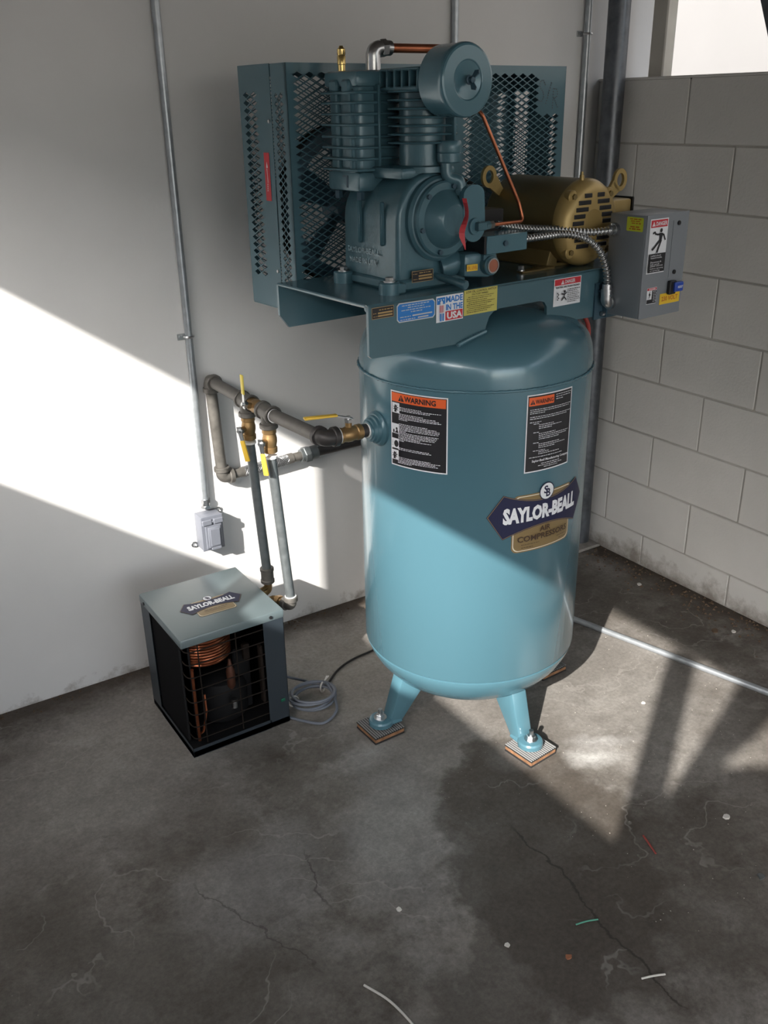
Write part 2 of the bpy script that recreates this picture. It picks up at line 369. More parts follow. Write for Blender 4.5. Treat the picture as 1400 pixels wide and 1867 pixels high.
def fillet(pts, rad, n=6):
    P = [Vector(p) for p in pts]; out = [P[0]]
    for i in range(1, len(P) - 1):
        a = (P[i - 1] - P[i]); c = (P[i + 1] - P[i]); r = rad[i - 1] if isinstance(rad, (list, tuple)) else rad
        ang = a.angle(c); d = min(r / math.tan(ang / 2), a.length * 0.49, c.length * 0.49)
        p0 = P[i] + a.normalized() * d; p1 = P[i] + c.normalized() * d
        for k in range(n + 1):
            t = k / n; out.append(p0 * (1 - t) ** 2 + P[i] * 2 * t * (1 - t) + p1 * t * t)
    out.append(P[-1]); return out
def spline(pts, n=10):
    P = [Vector(p) for p in pts]; P = [P[0] * 2 - P[1]] + P + [P[-1] * 2 - P[-2]]; out = []
    for i in range(1, len(P) - 2):
        a, b_, c, d = P[i - 1:i + 3]
        for k in range(n):
            t = k / n
            out.append(0.5 * ((2 * b_) + (c - a) * t + (2 * a - 5 * b_ + 4 * c - d) * t * t + (-a + 3 * b_ - 3 * c + d) * t ** 3))
    out.append(P[-2]); return out
def resample(P, step):
    L = [0]
    for i in range(1, len(P)): L.append(L[-1] + (P[i] - P[i - 1]).length)
    n = max(2, int(L[-1] / step)); out = []; j = 0
    for k in range(n + 1):
        t = L[-1] * k / n
        while j < len(L) - 2 and L[j + 1] < t: j += 1
        f = (t - L[j]) / max(1e-9, L[j + 1] - L[j]); out.append(P[j].lerp(P[j + 1], f))
    return out
def flexconduit(bd, pts, r, mi=0, pitch=0.0092):
    P = resample(spline(pts), pitch / 4)
    rr = [(r, r * 0.98, r * 0.72, r * 0.72)[i % 4] for i in range(len(P))]
    bd.tube(P, rr, 12, mi)

def obj(name, bd, mats, parent=None, smooth=35, label=None, kind=None):
    me = bpy.data.meshes.new(name); me.from_pydata([tuple(v) for v in bd.v], [], bd.f)
    for m in (mats if isinstance(mats, (list, tuple)) else [mats]): me.materials.append(m)
    for p, i in zip(me.polygons, bd.m): p.material_index = i
    me.validate(); me.update()
    bm = bmesh.new(); bm.from_mesh(me); bmesh.ops.recalc_face_normals(bm, faces=bm.faces[:]); bm.to_mesh(me); bm.free()
    if smooth:
        me.shade_smooth(); me.set_sharp_from_angle(angle=math.radians(smooth))
    o = bpy.data.objects.new(name, me); COL.objects.link(o)
    if parent: o.parent = parent
    if label: o['label'] = label
    if kind: o['kind'] = kind
    return o
def pieces(name, bd, mats, parent=None, smooth=35, label=None, eps=0.0008):
    """one object per separate piece of the builder (pieces that touch stay together)"""
    n = len(bd.v); up = list(range(n))
    def fd(i):
        while up[i] != i: up[i] = up[up[i]]; i = up[i]
        return i
    for f in bd.f:
        for i in f[1:]: up[fd(i)] = fd(f[0])
    comp = {}
    for i in range(n): comp.setdefault(fd(i), []).append(i)
    L = []
    for k, vs in comp.items():
        lo = [min(bd.v[i][a] for i in vs) - eps for a in range(3)]; hi = [max(bd.v[i][a] for i in vs) + eps for a in range(3)]; L.append([lo, hi, {k}])
    ch = True
    while ch:
        ch = False
        for i in range(len(L)):
            for j in range(i + 1, len(L)):
                if all(L[i][0][a] <= L[j][1][a] and L[j][0][a] <= L[i][1][a] for a in range(3)):
                    L[i] = [[min(L[i][0][a], L[j][0][a]) for a in range(3)], [max(L[i][1][a], L[j][1][a]) for a in range(3)], L[i][2] | L[j][2]]
                    del L[j]; ch = True; break
            if ch: break
    out = []
    for lo, hi, ks in L:
        ix = [i for k in ks for i in comp[k]]; mp = {v: q for q, v in enumerate(ix)}; b2 = B(); b2.v = [bd.v[i] for i in ix]
        for f, m in zip(bd.f, bd.m):
            if f[0] in mp: b2.f.append(tuple(mp[i] for i in f)); b2.m.append(m)
        out.append(obj(name, b2, mats, parent, smooth, label))
    return out
def tag(o, label, cat, group=None, kind=None):
    o['label'] = label; o['category'] = cat
    if group: o['group'] = group
    if kind: o['kind'] = kind
    return o
def thing(name, label, cat, loc=(0, 0, 0), rz=0.0, group=None):
    o = bpy.data.objects.new(name, None); o.empty_display_size = 0.1; COL.objects.link(o)
    o.location = loc; o.rotation_euler = (0, 0, rz); return tag(o, label, cat, group)
def struct(name, bd, mats, smooth=0):
    return obj(name, bd, mats, None, smooth, kind='structure')

# ------------------------------------------------------------------ flat print on surfaces
_TX = {}
def text2d(t, bold=0.0):
    k = (t, bold)
    if k in _TX: return _TX[k]
    c = bpy.data.curves.new('lettering_source', 'FONT'); c.body = t; c.size = 1.0; c.offset = bold; c.resolution_u = 2; c.fill_mode = 'FRONT'
    o = bpy.data.objects.new('lettering_source', c); COL.objects.link(o)
    dg = bpy.context.evaluated_depsgraph_get(); me = bpy.data.meshes.new_from_object(o.evaluated_get(dg))
    V = [(v.co.x, v.co.y) for v in me.vertices]; F = [tuple(p.vertices) for p in me.polygons]
    bpy.data.objects.remove(o); bpy.data.curves.remove(c); bpy.data.meshes.remove(me)
    x0 = min(v[0] for v in V); x1 = max(v[0] for v in V); y0 = min(v[1] for v in V); y1 = max(v[1] for v in V)
    _TX[k] = ([((x - x0) / (x1 - x0), (y - y0) / (y1 - y0)) for x, y in V], F)
    return _TX[k]
class Decal:
    """flat layers in (s,t), put on a surface by a map (s,t,h) -> point"""
    LIFT = 0.00022
    def __init__(s): s.P = []; s.M = []; s.mi = {}; s.h = 0.0006
    def ix(s, m):
        if m not in s.M: s.M.append(m)
        return s.M.index(m)
    def up(s): s.h += s.LIFT
    def poly(s, pts, m): s.up(); s.P.append(([tuple(p) for p in pts], [tuple(range(len(pts)))], s.ix(m), s.h)); return s
    def rect(s, a, b, c, d, m): return s.poly([(a, b), (c, b), (c, d), (a, d)], m)
    def rrect(s, a, b, c, d, r, m, n=5):
        pts = []
        for cx_, cy_, q in ((c - r, d - r, 0), (a + r, d - r, 1), (a + r, b + r, 2), (c - r, b + r, 3)):
            for k in range(n + 1):
                an = (q + k / n) * PI / 2; pts.append((cx_ + r * math.cos(an), cy_ + r * math.sin(an)))
        return s.poly(pts, m)
    def ell(s, x, y, rx, ry, m, n=24): return s.poly([(x + rx * math.cos(2 * PI * k / n), y + ry * math.sin(2 * PI * k / n)) for k in range(n)], m)
    def line(s, pts, wd, m):
        s.up()
        for i in range(len(pts) - 1):
            a = Vector(pts[i]); b = Vector(pts[i + 1]); d = (b - a)
            if d.length < 1e-7: continue
            n = Vector((-d.y, d.x)).normalized() * wd / 2; e = d.normalized() * wd * 0.3
            s.P.append(([tuple(a - e + n), tuple(a - e - n), tuple(b + e - n), tuple(b + e + n)], [(0, 1, 2, 3)], s.ix(m), s.h))
        return s
    def text(s, t, a, b, c, d, m, bold=0.0, fn=None):
        V, F = text2d(t, bold); s.up()
        pts = [(a + x * (c - a), b + y * (d - b)) for x, y in V]
        if fn: pts = [fn(*p) for p in pts]
        s.P.append((pts, F, s.ix(m), s.h)); return s
    def words(s, a, c, t, size, m, seed=0, frac=1.0):
        """one row of unreadably small print: word-long dashes"""
        R = random.Random(seed * 977 + 13); s.up(); x = a; end = a + (c - a) * frac
        while x < end - size:
            wl = min(size * R.uniform(1.6, 5.0), end - x)
            hh = size * R.uniform(0.36, 0.5)
            s.P.append(([(x, t - hh), (x + wl, t - hh), (x + wl, t + hh), (x, t + hh)], [(0, 1, 2, 3)], s.ix(m), s.h))
            x += wl + size * 0.9
        return s
    def build(s, name, fmap, parent, step=None, label=None):
        bd = B()
        for pts, F, mi, h in s.P:
            if step:
                bm = bmesh.new(); vs = [bm.verts.new((x, y, 0)) for x, y in pts]
                for f in F:
                    try: bm.faces.new([vs[i] for i in f])
                    except ValueError: pass
                x0 = min(p[0] for p in pts); x1 = max(p[0] for p in pts); k = math.floor(x0 / step) + 1
                while k * step < x1:
                    bmesh.ops.bisect_plane(bm, geom=bm.verts[:] + bm.edges[:] + bm.faces[:], plane_co=(k * step, 0, 0), plane_no=(1, 0, 0)); k += 1
                bm.verts.index_update()
                bd.add([fmap(v.co.x, v.co.y, h) for v in bm.verts], [[v.index for v in f.verts] for f in bm.faces], mi); bm.free()
            else:
                bd.add([fmap(x, y, h) for x, y in pts], F, mi)
        me = bpy.data.meshes.new(name); me.from_pydata([tuple(v) for v in bd.v], [], bd.f)
        for m in s.M: me.materials.append(m)
        for p, i in zip(me.polygons, bd.m): p.material_index = i
        me.update()
        o = bpy.data.objects.new(name, me); COL.objects.link(o); o.parent = parent
        if label: o['label'] = label
        return o
def plane_map(O, U, V):
    O = Vector(O); U = Vector(U).normalized(); V = Vector(V).normalized(); N = U.cross(V)
    return lambda s, t, h: O + U * s + V * t + N * h

# ================================================================== the room
ROOF = 2.62
XL = -3.65
b = B(); b.add([(-3.9, -6.0, 0), (0.4, -6.0, 0), (0.4, 0.2, 0), (-3.9, 0.2, 0)], [(0, 1, 2, 3)]); b.box(-3.9, 0.4, -6.0, 0.2, -0.15, -0.001)
struct('floor', b, CONC)
b = B(); b.add([(-60, -60, -0.16), (60, -60, -0.16), (60, 60, -0.16), (-60, 60, -0.16)], [(0, 1, 2, 3)])
struct('ground_outside', b, GROUND)
b = B(); b.box(XL - 0.2, 0.37, 0.0, 0.15, -0.05, ROOF)
struct('wall_back', b, PLASTER)
b = B(); b.box(XL - 0.36, 0.6, -6.0, 0.4, ROOF, ROOF + 0.12)
struct('ceiling', b, CEIL)
b = B(); b.box(XL - 0.2, XL, -6.0, 0.0, -0.05, 1.751)
struct('wall_left', b, PLASTER)
b = B(); b.box(XL + 0.001, XL + 0.12, -6.0, -0.001, 2.342, ROOF)
struct('trim_left_header', b, WOOD)
b = B(); b.box(0.10, 0.20, -6.0, -0.001, 2.36, ROOF)
struct('trim_right_header', b, WOOD)
b = B(); b.box(XL - 0.2, -3.3, -6.0, -5.85, -0.05, ROOF); b.box(-0.35, 0.2, -6.0, -5.85, -0.05, ROOF); b.box(-3.3, -0.35, -6.0, -5.85, 2.15, ROOF)
struct('wall_front', b, PLASTER)
b = B(); b.box(3.0, 3.2, -9.0, 6.0, -0.16, 4.5)
struct('wall_neighbour', b, NEIGH)
b = B(); b.box(-9.2, -9.0, -14, 6, -0.16, 4.6); struct('wall_sky_blocker', b, NEIGH)  # unseen wall added to block low sky light through the left opening

# block wall: every block its own piece on a recessed mortar core
b = B(); b.box(0.0028, 0.19, -6.0, -0.0005, -0.05, 1.748); wr = struct('wall_right', b, MORTAR)
bm_ = B(); bm_.box(0.0, 0.006, -0.2000, 0.2000, -0.0990, 0.0990, bev=0.0022); full = obj('concrete_block', bm_, BLOCK, wr, 0)
full_me = full.data
def bl(y, z, me=None):
    o = full.copy();
    if me: o.data = me
    COL.objects.link(o); o.parent = wr; o.location = (random.uniform(-0.0008, 0.0006), y, z); return o
hm = B(); hm.box(0.0, 0.006, -0.0985, 0.0985, -0.0990, 0.0990, bev=0.0022); ho = obj('concrete_block', hm, BLOCK, None, 0); half_me = ho.data; bpy.data.objects.remove(ho)
hm = B(); hm.box(0.0, 0.006, -0.2000, 0.2000, -0.0620, 0.0620, bev=0.0022); ho = obj('concrete_block', hm, BLOCK, None, 0); low_me = ho.data; bpy.data.objects.remove(ho)
first = True
for c in range(9):
    z = 1.755 - 0.2032 * (c + 0.5)
    me = None
    if c == 8: z = 0.0645; me = low_me
    for k in range(10):
        y = -0.2032 - 0.4064 * k
        if c % 2: y += 0.2032
        if c % 2 and k == 0:
            bl(-0.1016, z, half_me); continue
        if first and not me:
            full.location = (0, y, z); first = False; continue
        bl(y, z, me)
b = B(); b.box(-0.004, 0.20, -6.0, -0.0005, 1.752, 1.760, bev=0.002); obj('cap_course', b, BLOCK, wr, 0)

# posts and braces standing on the walls
def post(name, x0, x1, y0, y1, z0, z1, label, cat='post', group=None):
    b = B(); b.box(x0, x1, y0, y1, z0, z1, bev=0.004); o = obj(name, b, WOOD, None, 0); tag(o, label, cat, group); return o
post('corner_post', 0.135, 0.185, -0.165, -0.098, 1.760, ROOF, 'pale painted timber post standing on the block wall beside the corner')
b = B()
b.prism([(-0.615, 1.76), (-0.735, 1.76), (-0.415, 2.50), (-0.295, 2.50)], (0.14, 0, 0), (0, 1, 0), (0, 0, 1), 0.04)
tag(obj('diagonal_brace', b, GALVD, None, 0), 'grey diagonal brace rising from the top of the block wall', 'brace')
post('sill_post', XL - 0.055, XL - 0.001, -3.150, -3.068, 1.751, 2.342, 'timber post with a knee brace on the sill of the high opening')
post('sill_post', XL - 0.055, XL - 0.001, -1.735, -1.632, 1.751, 2.342, 'timber post on the sill of the high opening, nearest the white wall')
b = B()
b.prism([(-3.152, 1.90), (-3.240, 2.130), (-3.315, 2.342), (-3.465, 2.342), (-3.385, 2.195), (-3.32, 2.105), (-3.23, 1.98)], (XL - 0.020, 0, 0), (0, 1, 0), (0, 0, 1), 0.018)
tag(obj('knee_brace', b, WOOD, None, 0), 'timber knee brace fixed to the sill post behind the camera', 'brace')
b = B()
b.prism([(-3.152, 1.751), (-3.152, 1.925), (-3.315, 2.09), (-3.45, 2.165), (-3.75, 2.185), (-3.75, 1.751)], (XL - 0.048, 0, 0), (0, 1, 0), (0, 0, 1), 0.025)
tag(obj('infill_board', b, WOOD, None, 0), 'timber board filling the foot of the opening behind the camera', 'board')
post('sill_post', XL - 0.055, XL - 0.001, -4.60, -4.51, 1.751, 2.342, 'timber post on the sill of the high opening, furthest from the white wall')

# rough mortar lip in the corner
b = B(); b.box(-0.16, -0.002, -0.195, -0.002, 0.0, 0.012, bev=0.005); struct('trim_corner_pad', b, PADC)

# pipes and conduits on the walls
def strap(bd, x, z, r):
    bd.cyl((x, -0.001, z), (x, -0.001, z), r) if False else None
    bd.tube([(x + (r + 0.003) * math.cos(a), -0.006 - r + 0.004 - (r + 0.003) * math.sin(a), z) for a in [k * PI / 8 for k in range(9)]], 0.004, 6)
    bd.box(x - r - 0.022, x - r + 0.002, -0.005, -0.0005, z - 0.009, z + 0.009, bev=0.001)
    bd.cyl((x - r - 0.013, -0.005, z), (x - r - 0.013, -0.009, z), 0.005, n=8)
t = thing('wall_conduit', 'thin galvanized conduit running down the white wall to the outlet box', 'conduit', (-1.624, 0, 0.51))
b = B(); b.cyl((0, -0.0125, 0.006), (0, -0.0125, ROOF - 0.51), 0.0112, n=16); obj('tube', b, CONDUIT, t)
b = B(); b.cyl((0, -0.0125, 0.004), (0, -0.0125, 0.012), 0.017, n=6); b.cyl((0, -0.0125, 0.012), (0, -0.0125, 0.022), 0.0135); b.cyl((0, -0.0125, 0.022), (0, -0.0125, 0.034), 0.0155, n=8); obj('connector', b, STEEL, t)
b = B(); strap(b, 0.0, 0.557, 0.0105); obj('strap', b, STEEL, t)
t = thing('wall_conduit', 'second galvanized conduit, on the white wall directly behind the compressor', 'conduit', (-0.652, 0, 0.4))
b = B(); b.cyl((0, -0.0125, 0.0), (0, -0.0125, ROOF - 0.4), 0.0112, n=16); obj('tube', b, CONDUIT, t)
b = B(); strap(b, 0.0, 0.6, 0.0105); obj('strap', b, STEEL, t)
t = thing('wall_conduit', 'galvanized conduit in the corner, beside the thick dark pipe', 'conduit', (-0.088, 0, 0.0))
b = B(); b.cyl((0, -0.016, 0.0), (0, -0.016, ROOF), 0.0125, n=16); obj('tube', b, CONDUIT, t)
b = B(); strap(b, 0.0, 1.9, 0.013); obj('strap', b, STEEL, t)
b = B(); b.cyl((-0.045, -0.115, 0.0), (-0.045, -0.115, ROOF), 0.0375, n=28)
tag(obj('corner_pipe', b, GALVD), 'thick dark galvanized pipe standing in the corner against the block wall', 'pipe')

# outlet box
t = thing('outlet_box', 'grey weatherproof outlet box on the white wall above the air dryer', 'outlet box', (-1.627, 0, 0.443))
b = B(); b.box(-0.036, 0.036, -0.052, -0.0005, -0.058, 0.058, bev=0.003, seg=2); obj('back_box', b, GREYPL, t)
b = B(); b.box(-0.037, 0.037, -0.058, -0.0525, -0.059, 0.059, bev=0.0015); b.box(-0.026, 0.030, -0.063, -0.058, -0.052, 0.030, bev=0.002); obj('cover_plate', b, GREYPL, t)
b = B(); b.box(-0.020, 0.024, -0.070, -0.063, -0.046, 0.026, bev=0.004, seg=2); b.box(-0.014, 0.018, -0.073, -0.070, -0.040, 0.018, bev=0.001); b.box(-0.012, 0.020, -0.072, -0.063, -0.054, -0.046, bev=0.001); obj('flap', b, GREYPL, t)
b = B()
for x in (-0.018, 0.020): b.box(x - 0.017, x + 0.015, -0.067, -0.058, 0.032, 0.050, bev=0.002)
b.cyl((-0.034, -0.062, 0.041), (0.036, -0.062, 0.041), 0.004, n=8); pieces('hinge', b, GREYPL, t)
b = B()
for sx, sz in ((-1, -1), (1, 1)):
    b.tube([(sx * 0.046 + 0.009 * math.cos(2 * PI * k / 14), -0.004, sz * 0.05 + 0.008 * math.sin(2 * PI * k / 14)) for k in range(14)], 0.0025, 6, closed=True)
    b.box(min(sx * 0.034, sx * 0.040), max(sx * 0.034, sx * 0.040), -0.006, -0.001, sz * 0.05 - 0.006, sz * 0.05 + 0.006)
pieces('mounting_lug', b, STEEL, t)

# conduit lying on the floor
t = thing('floor_conduit', 'long galvanized conduit lying on the concrete floor parallel to the block wall', 'conduit', (-0.522, -0.579, 0.0105))
d = Vector((0.177, -0.669, 0)).normalized()
b = B(); b.cyl(-d * 0.35, d * 1.6, 0.0105, n=16); obj('tube', b, mat('floor_conduit_zinc', (0.36, 0.385, 0.41), 0.42, 0.6, noise=0.1, nscale=40), t)
b = B(); b.cyl(-d * 0.36, -d * 0.32, 0.0135, n=16); obj('coupling', b, STEEL, t)

# ================================================================== the compressor
AX = (-1.12, -0.737, 0.0)
TH = math.radians(4.0)
AC = thing('air_compressor', 'tall teal upright air compressor with gold motor standing in the corner of the room', 'air compressor', AX, TH)
R0 = 0.305
# tank
prof = [(0.001, 0.098), (0.06, 0.101), (0.12, 0.110), (0.17, 0.124), (0.215, 0.145), (0.252, 0.172), (0.280, 0.205), (0.297, 0.236), (0.3035, 0.256),
        (0.3035, 0.2570), (0.2985, 0.2590), (0.3035, 0.2610), (R0, 0.263), (R0, 1.060), (R0, 1.068), (0.3045, 1.076),
        (0.3040, 1.095), (0.3005, 1.120), (0.2925, 1.142), (0.280, 1.160), (0.262, 1.176), (0.238, 1.190), (0.205, 1.204), (0.160, 1.217), (0.110, 1.226), (0.06, 1.231), (0.001, 1.233)]
b = B(); b.lathe(prof, n=96)
TANK = obj('tank', b, TEAL, AC, 40)
R = random.Random(5); b = B(); K = 420
b.tube([((R0 + 0.0020) * math.cos(2 * PI * k / K), (R0 + 0.0020) * math.sin(2 * PI * k / K), 1.068 + R.uniform(-.0008, .0008)) for k in range(K)], [0.0032 + R.uniform(-.0007, .0009) for k in range(K)], 7, closed=True)
obj('weld_seam', b, TEAL, TANK, 60)
# bung where the pipe leaves
a = math.radians(176)
n_ = Vector((math.cos(a), math.sin(a), 0)); o_ = n_ * 0.285 + Vector((0, 0, 0.938))
b = B(); b.lathe([(0.046, 0), (0.045, 0.024), (0.041, 0.027), (0.039, 0.030), (0.036, 0.031), (0.035, 0.038), (0.031, 0.040), (0.030, 0.047), (0.025, 0.048), (0.024, 0.052)], o_, n_, 28)
obj('bung', b, TEALC, TANK)
a = math.radians(8); n_ = Vector((math.cos(a), math.sin(a), 0))
b = B(); b.lathe([(0.05, 0), (0.048, 0.025), (0.036, 0.03), (0.035, 0.045)], n_ * 0.29 + Vector((0, 0, 0.75)), n_, 24); obj('bung', b, TEALC, TANK)
# legs
def leg(phi):
    bd = B(); ca, sa = math.cos(phi), math.sin(phi)
    E = lambda r, tt, z: (r * ca - tt * sa, r * sa + tt * ca, z)
    bd.hull8([E(0.252, -0.027, 0.0245), E(0.290, -0.023, 0.0245), E(0.290, 0.023, 0.0245), E(0.252, 0.027, 0.0245)],
             [E(0.105, -0.034, 0.215), E(0.232, -0.026, 0.215), E(0.232, 0.026, 0.215), E(0.105, 0.034, 0.215)], bev=0.006)
    bd.lathe([(0.031, 0.0), (0.036, 0.002), (0.036, 0.014), (0.033, 0.019), (0.026, 0.021)], E(0.305, 0, 0.0245), (0, 0, 1), 24)
    bd.box(0, 0.06, -0.030, 0.030, 0.0245, 0.040, bev=0.006, M=Matrix.Translation(E(0.245, 0, 0)) @ Matrix.Rotation(phi, 4, 'Z'))
    o = obj('leg', bd, TEAL, AC, 28)
    bb = B(); p = Vector(E(0.307, 0, 0.0455))
    bb.lathe([(0.019, 0), (0.019, 0.003)], p, (0, 0, 1), 20); bb.hexn(p + Vector((0, 0, 0.003)), p + Vector((0, 0, 0.013)), 0.013); bb.cyl(p + Vector((0, 0, 0.013)), p + Vector((0, 0, 0.030)), 0.0065, n=12)
    obj('anchor_bolt', bb, STEEL, o)
for dg in (177, 268, 358, 88): leg(math.radians(dg - 4))
# bedplate: a channel turned upside down, front skirt cut away over the dome
PZ = 1.299; PT = 0.008
b = B()
b.box(-0.477, 0.36, -0.187, 0.187, PZ - PT, PZ, bev=0.0025)
sk = [(-0.477, 1.296), (-0.477, 1.190), (-0.470, 1.184), (-0.228, 1.178), (-0.140, 1.197), (-0.136, 1.210), (-0.128, 1.228), (-0.115, 1.238), (-0.095, 1.243), (0.040, 1.243), (0.055, 1.238), (0.064, 1.226), (0.066, 1.197),
      (0.110, 1.180), (0.255, 1.177), (0.36, 1.177), (0.36, 1.296)]
b.prism(sk, (0, -0.179, 0), (1, 0, 0), (0, 0, 1), PT)
b.prism([(-0.477, 1.296), (-0.477, 1.222), (-0.452, 1.190), (0.36, 1.190), (0.36, 1.296)], (0, 0.187, 0), (1, 0, 0), (0, 0, 1), PT)
b.cyl((-0.477, -0.1795, PZ - 0.0075), (0.36, -0.1795, PZ - 0.0075), 0.0075, n=16)
BED = obj('bedplate', b, TEALD, AC, 35)
# weld beads where the skirt meets the dome
b = B()
for pts in ([(-0.228, -0.190, 1.176), (-0.19, -0.191, 1.186), (-0.140, -0.190, 1.196)], [(0.066, -0.190, 1.196), (0.09, -0.191, 1.188), (0.130, -0.190, 1.176)]):
    P = resample(spline(pts), 0.004); b.tube(P, [0.0045 + 0.0012 * (i % 2) for i in range(len(P))], 8)
pieces('weld_bead', b, TEAL, BED)

# ---- belt guard
GU0, GU1, GV0, GV1, GZ0, GZ1 = -0.417, 0.493, 0.190, 0.409, 1.215, 1.777
def sheet(u0, u1, z0, z1, wins, fmap, th=0.0016, W=0.0332, H=0.0168, st=0.00125, solid=None):
    """sheet metal with expanded-metal windows; returns builder of a 2-sided thin mesh"""
    bd = B(); Q = []
    xs = sorted({u0, u1} | {w_[0] for w_ in wins} | {w_[1] for w_ in wins}); zs = sorted({z0, z1} | {w_[2] for w_ in wins} | {w_[3] for w_ in wins})
    for i in range(len(xs) - 1):
        for j in range(len(zs) - 1):
            cx_, cz_ = (xs[i] + xs[i + 1]) / 2, (zs[j] + zs[j + 1]) / 2
            if any(w_[0] < cx_ < w_[1] and w_[2] < cz_ < w_[3] for w_ in wins): continue
            Q.append([(xs[i], zs[j]), (xs[i + 1], zs[j]), (xs[i + 1], zs[j + 1]), (xs[i], zs[j + 1])])
    for a0, a1, c0, c1 in wins:
        nx = max(1, round((a1 - a0) / W)); nz = max(1, round((c1 - c0) / H)); w2 = (a1 - a0) / nx / 2; h2 = (c1 - c0) / nz / 2
        for i in range(0, 2 * nx + 1):
            for j in range(0, 2 * nz + 1):
                if (i + j) % 2: continue
                x = a0 + i * w2; z = c0 + j * h2
                out = [(x - w2, z), (x, z - h2), (x + w2, z), (x, z + h2)]
                if i in (0, 2 * nx) or j in (0, 2 * nz) or (solid and solid(x, z)):
                    pl = [(min(max(p[0], a0), a1), min(max(p[1], c0), c1)) for p in out]
                    q = []
                    for p in pl:
                        if p not in q: q.append(p)
                    if i == 0: q = [(x, z - h2), (x + w2, z), (x, z + h2)]
                    elif i == 2 * nx: q = [(x, z - h2), (x, z + h2), (x - w2, z)]
                    if j == 0: q = [(x - w2, z), (x + w2, z), (x, z + h2)]
                    elif j == 2 * nz: q = [(x - w2, z), (x, z - h2), (x + w2, z)]
                    q = [(min(max(p[0], a0), a1), min(max(p[1], c0), c1)) for p in q]
                    if len({(round(p[0], 6), round(p[1], 6)) for p in q}) >= 3: Q.append(q)
                else:
                    f = max(0.1, 1 - st * math.hypot(w2, h2) / (w2 * h2))
                    inn = [(x + (p[0] - x) * f, z + (p[1] - z) * f) for p in out]
                    for k in range(4): Q.append([out[k], out[(k + 1) % 4], inn[(k + 1) % 4], inn[k]])
    for q in Q:
        n = len(q)
        bd.add([fmap(p[0], p[1], 0) for p in q] + [fmap(p[0], p[1], -th) for p in q],
               [tuple(range(n)), tuple(range(2 * n - 1, n - 1, -1))] + [(k, n + k, n + (k + 1) % n, (k + 1) % n) for k in range(n)])
    return bd
def sheet_obj(name, bd, m, parent):
    me = bpy.data.meshes.new(name); me.from_pydata([tuple(v) for v in bd.v], [], bd.f); me.materials.append(m); me.update()
    o = bpy.data.objects.new(name, me); COL.objects.link(o); o.parent = parent; return o
GUARD = B()
GUARD.box(GU0, GU1, GV0 + 0.001, 0.2595, GZ1 - 0.002, GZ1); GT = B(); GT.box(GU0, GU1, 0.262, GV1 - 0.001, GZ1 - 0.002, GZ1)
GUARD.box(GU0, GU1, GV0 + 0.001, GV1 - 0.001, GZ0, GZ0 + 0.002)
GUARD.box(GU0, GU0 + 0.0005, GV0 + 0.001, 0.2, GZ0, GZ1)
GUARD = obj('belt_guard', GUARD, TEALD, AC, 0); obj('top_cover', GT, TEALD, GUARD, 0)
fm = lambda s, t_, h: (s, GV0 - h, t_)
front = sheet(GU0, GU1, GZ0, GZ1, [(-0.404, -0.072, 1.256, 1.760), (0.110, 0.475, 1.256, 1.760)], fm, solid=lambda x, z: x > 0.380 and z > 1.655)
sheet_obj('front_screen', front, TEALD, GUARD)
fm2 = lambda s, t_, h: (s, GV1 + h, t_)
rear = sheet(GU0, GU1, GZ0, GZ1, [(-0.404, 0.02, 1.24, 1.760), (0.09, 0.345, 1.24, 1.700), (0.435, 0.480, 1.24, 1.715)], fm2)
sheet_obj('rear_screen', rear, TEALD, GUARD)
fl = lambda s, t_, h: (GU0 - h, s, t_)
sheet_obj('end_panel', sheet(0.190, 0.2595, GZ0, GZ1 - 0.001, [(0.206, 0.250, 1.282, 1.718)], fl, W=0.0286, H=0.0172), TEALD, GUARD)
sheet_obj('end_panel', sheet(0.2625, 0.409, GZ0 + 0.003, GZ1 + 0.001, [(0.322, 0.394, 1.288, 1.722)], lambda s, t_, h: (GU0 - 0.0012 - h, s, t_), W=0.046, H=0.0172), TEALD, GUARD)
fr = lambda s, t_, h: (GU1 + h, s, t_)
sheet_obj('end_panel', sheet(0.190, 0.409, GZ0, GZ1, [(0.215, 0.245, 1.282, 1.718), (0.322, 0.394, 1.288, 1.722)], fr, W=0.03, H=0.0172), TEALD, GUARD)
b = B()
for z in (1.655, 1.310): b.cyl((GU0 - 0.0015, 0.272, z), (GU0 - 0.005, 0.272, z), 0.004, n=10)
pieces('screw', b, STEEL, GUARD)
dc = Decal(); dc.rect(-0.0125, 1.476, 0.0125, 1.586, RED)
dc.poly([(0, 1.566), (-0.0035, 1.552), (0.0035, 1.552)], WHITE); dc.line([(0, 1.552), (0, 1.515)], 0.0010, WHITE)
for k in range(4): dc.line([(-0.003, 1.512 - k * 0.0045), (0, 1.5145 - k * 0.0045), (0.003, 1.512 - k * 0.0045)], 0.001, WHITE)
for k in range(9): dc.rect(0.003, 1.519 + k * 0.0036, 0.0046, 1.5215 + k * 0.0036, WHITE)
dc.build('warning_sticker', plane_map((GU0 - 0.0012, 0.2955, 0), (0, -1, 0), (0, 0, 1)), GUARD, label='narrow red sticker with white arrow')
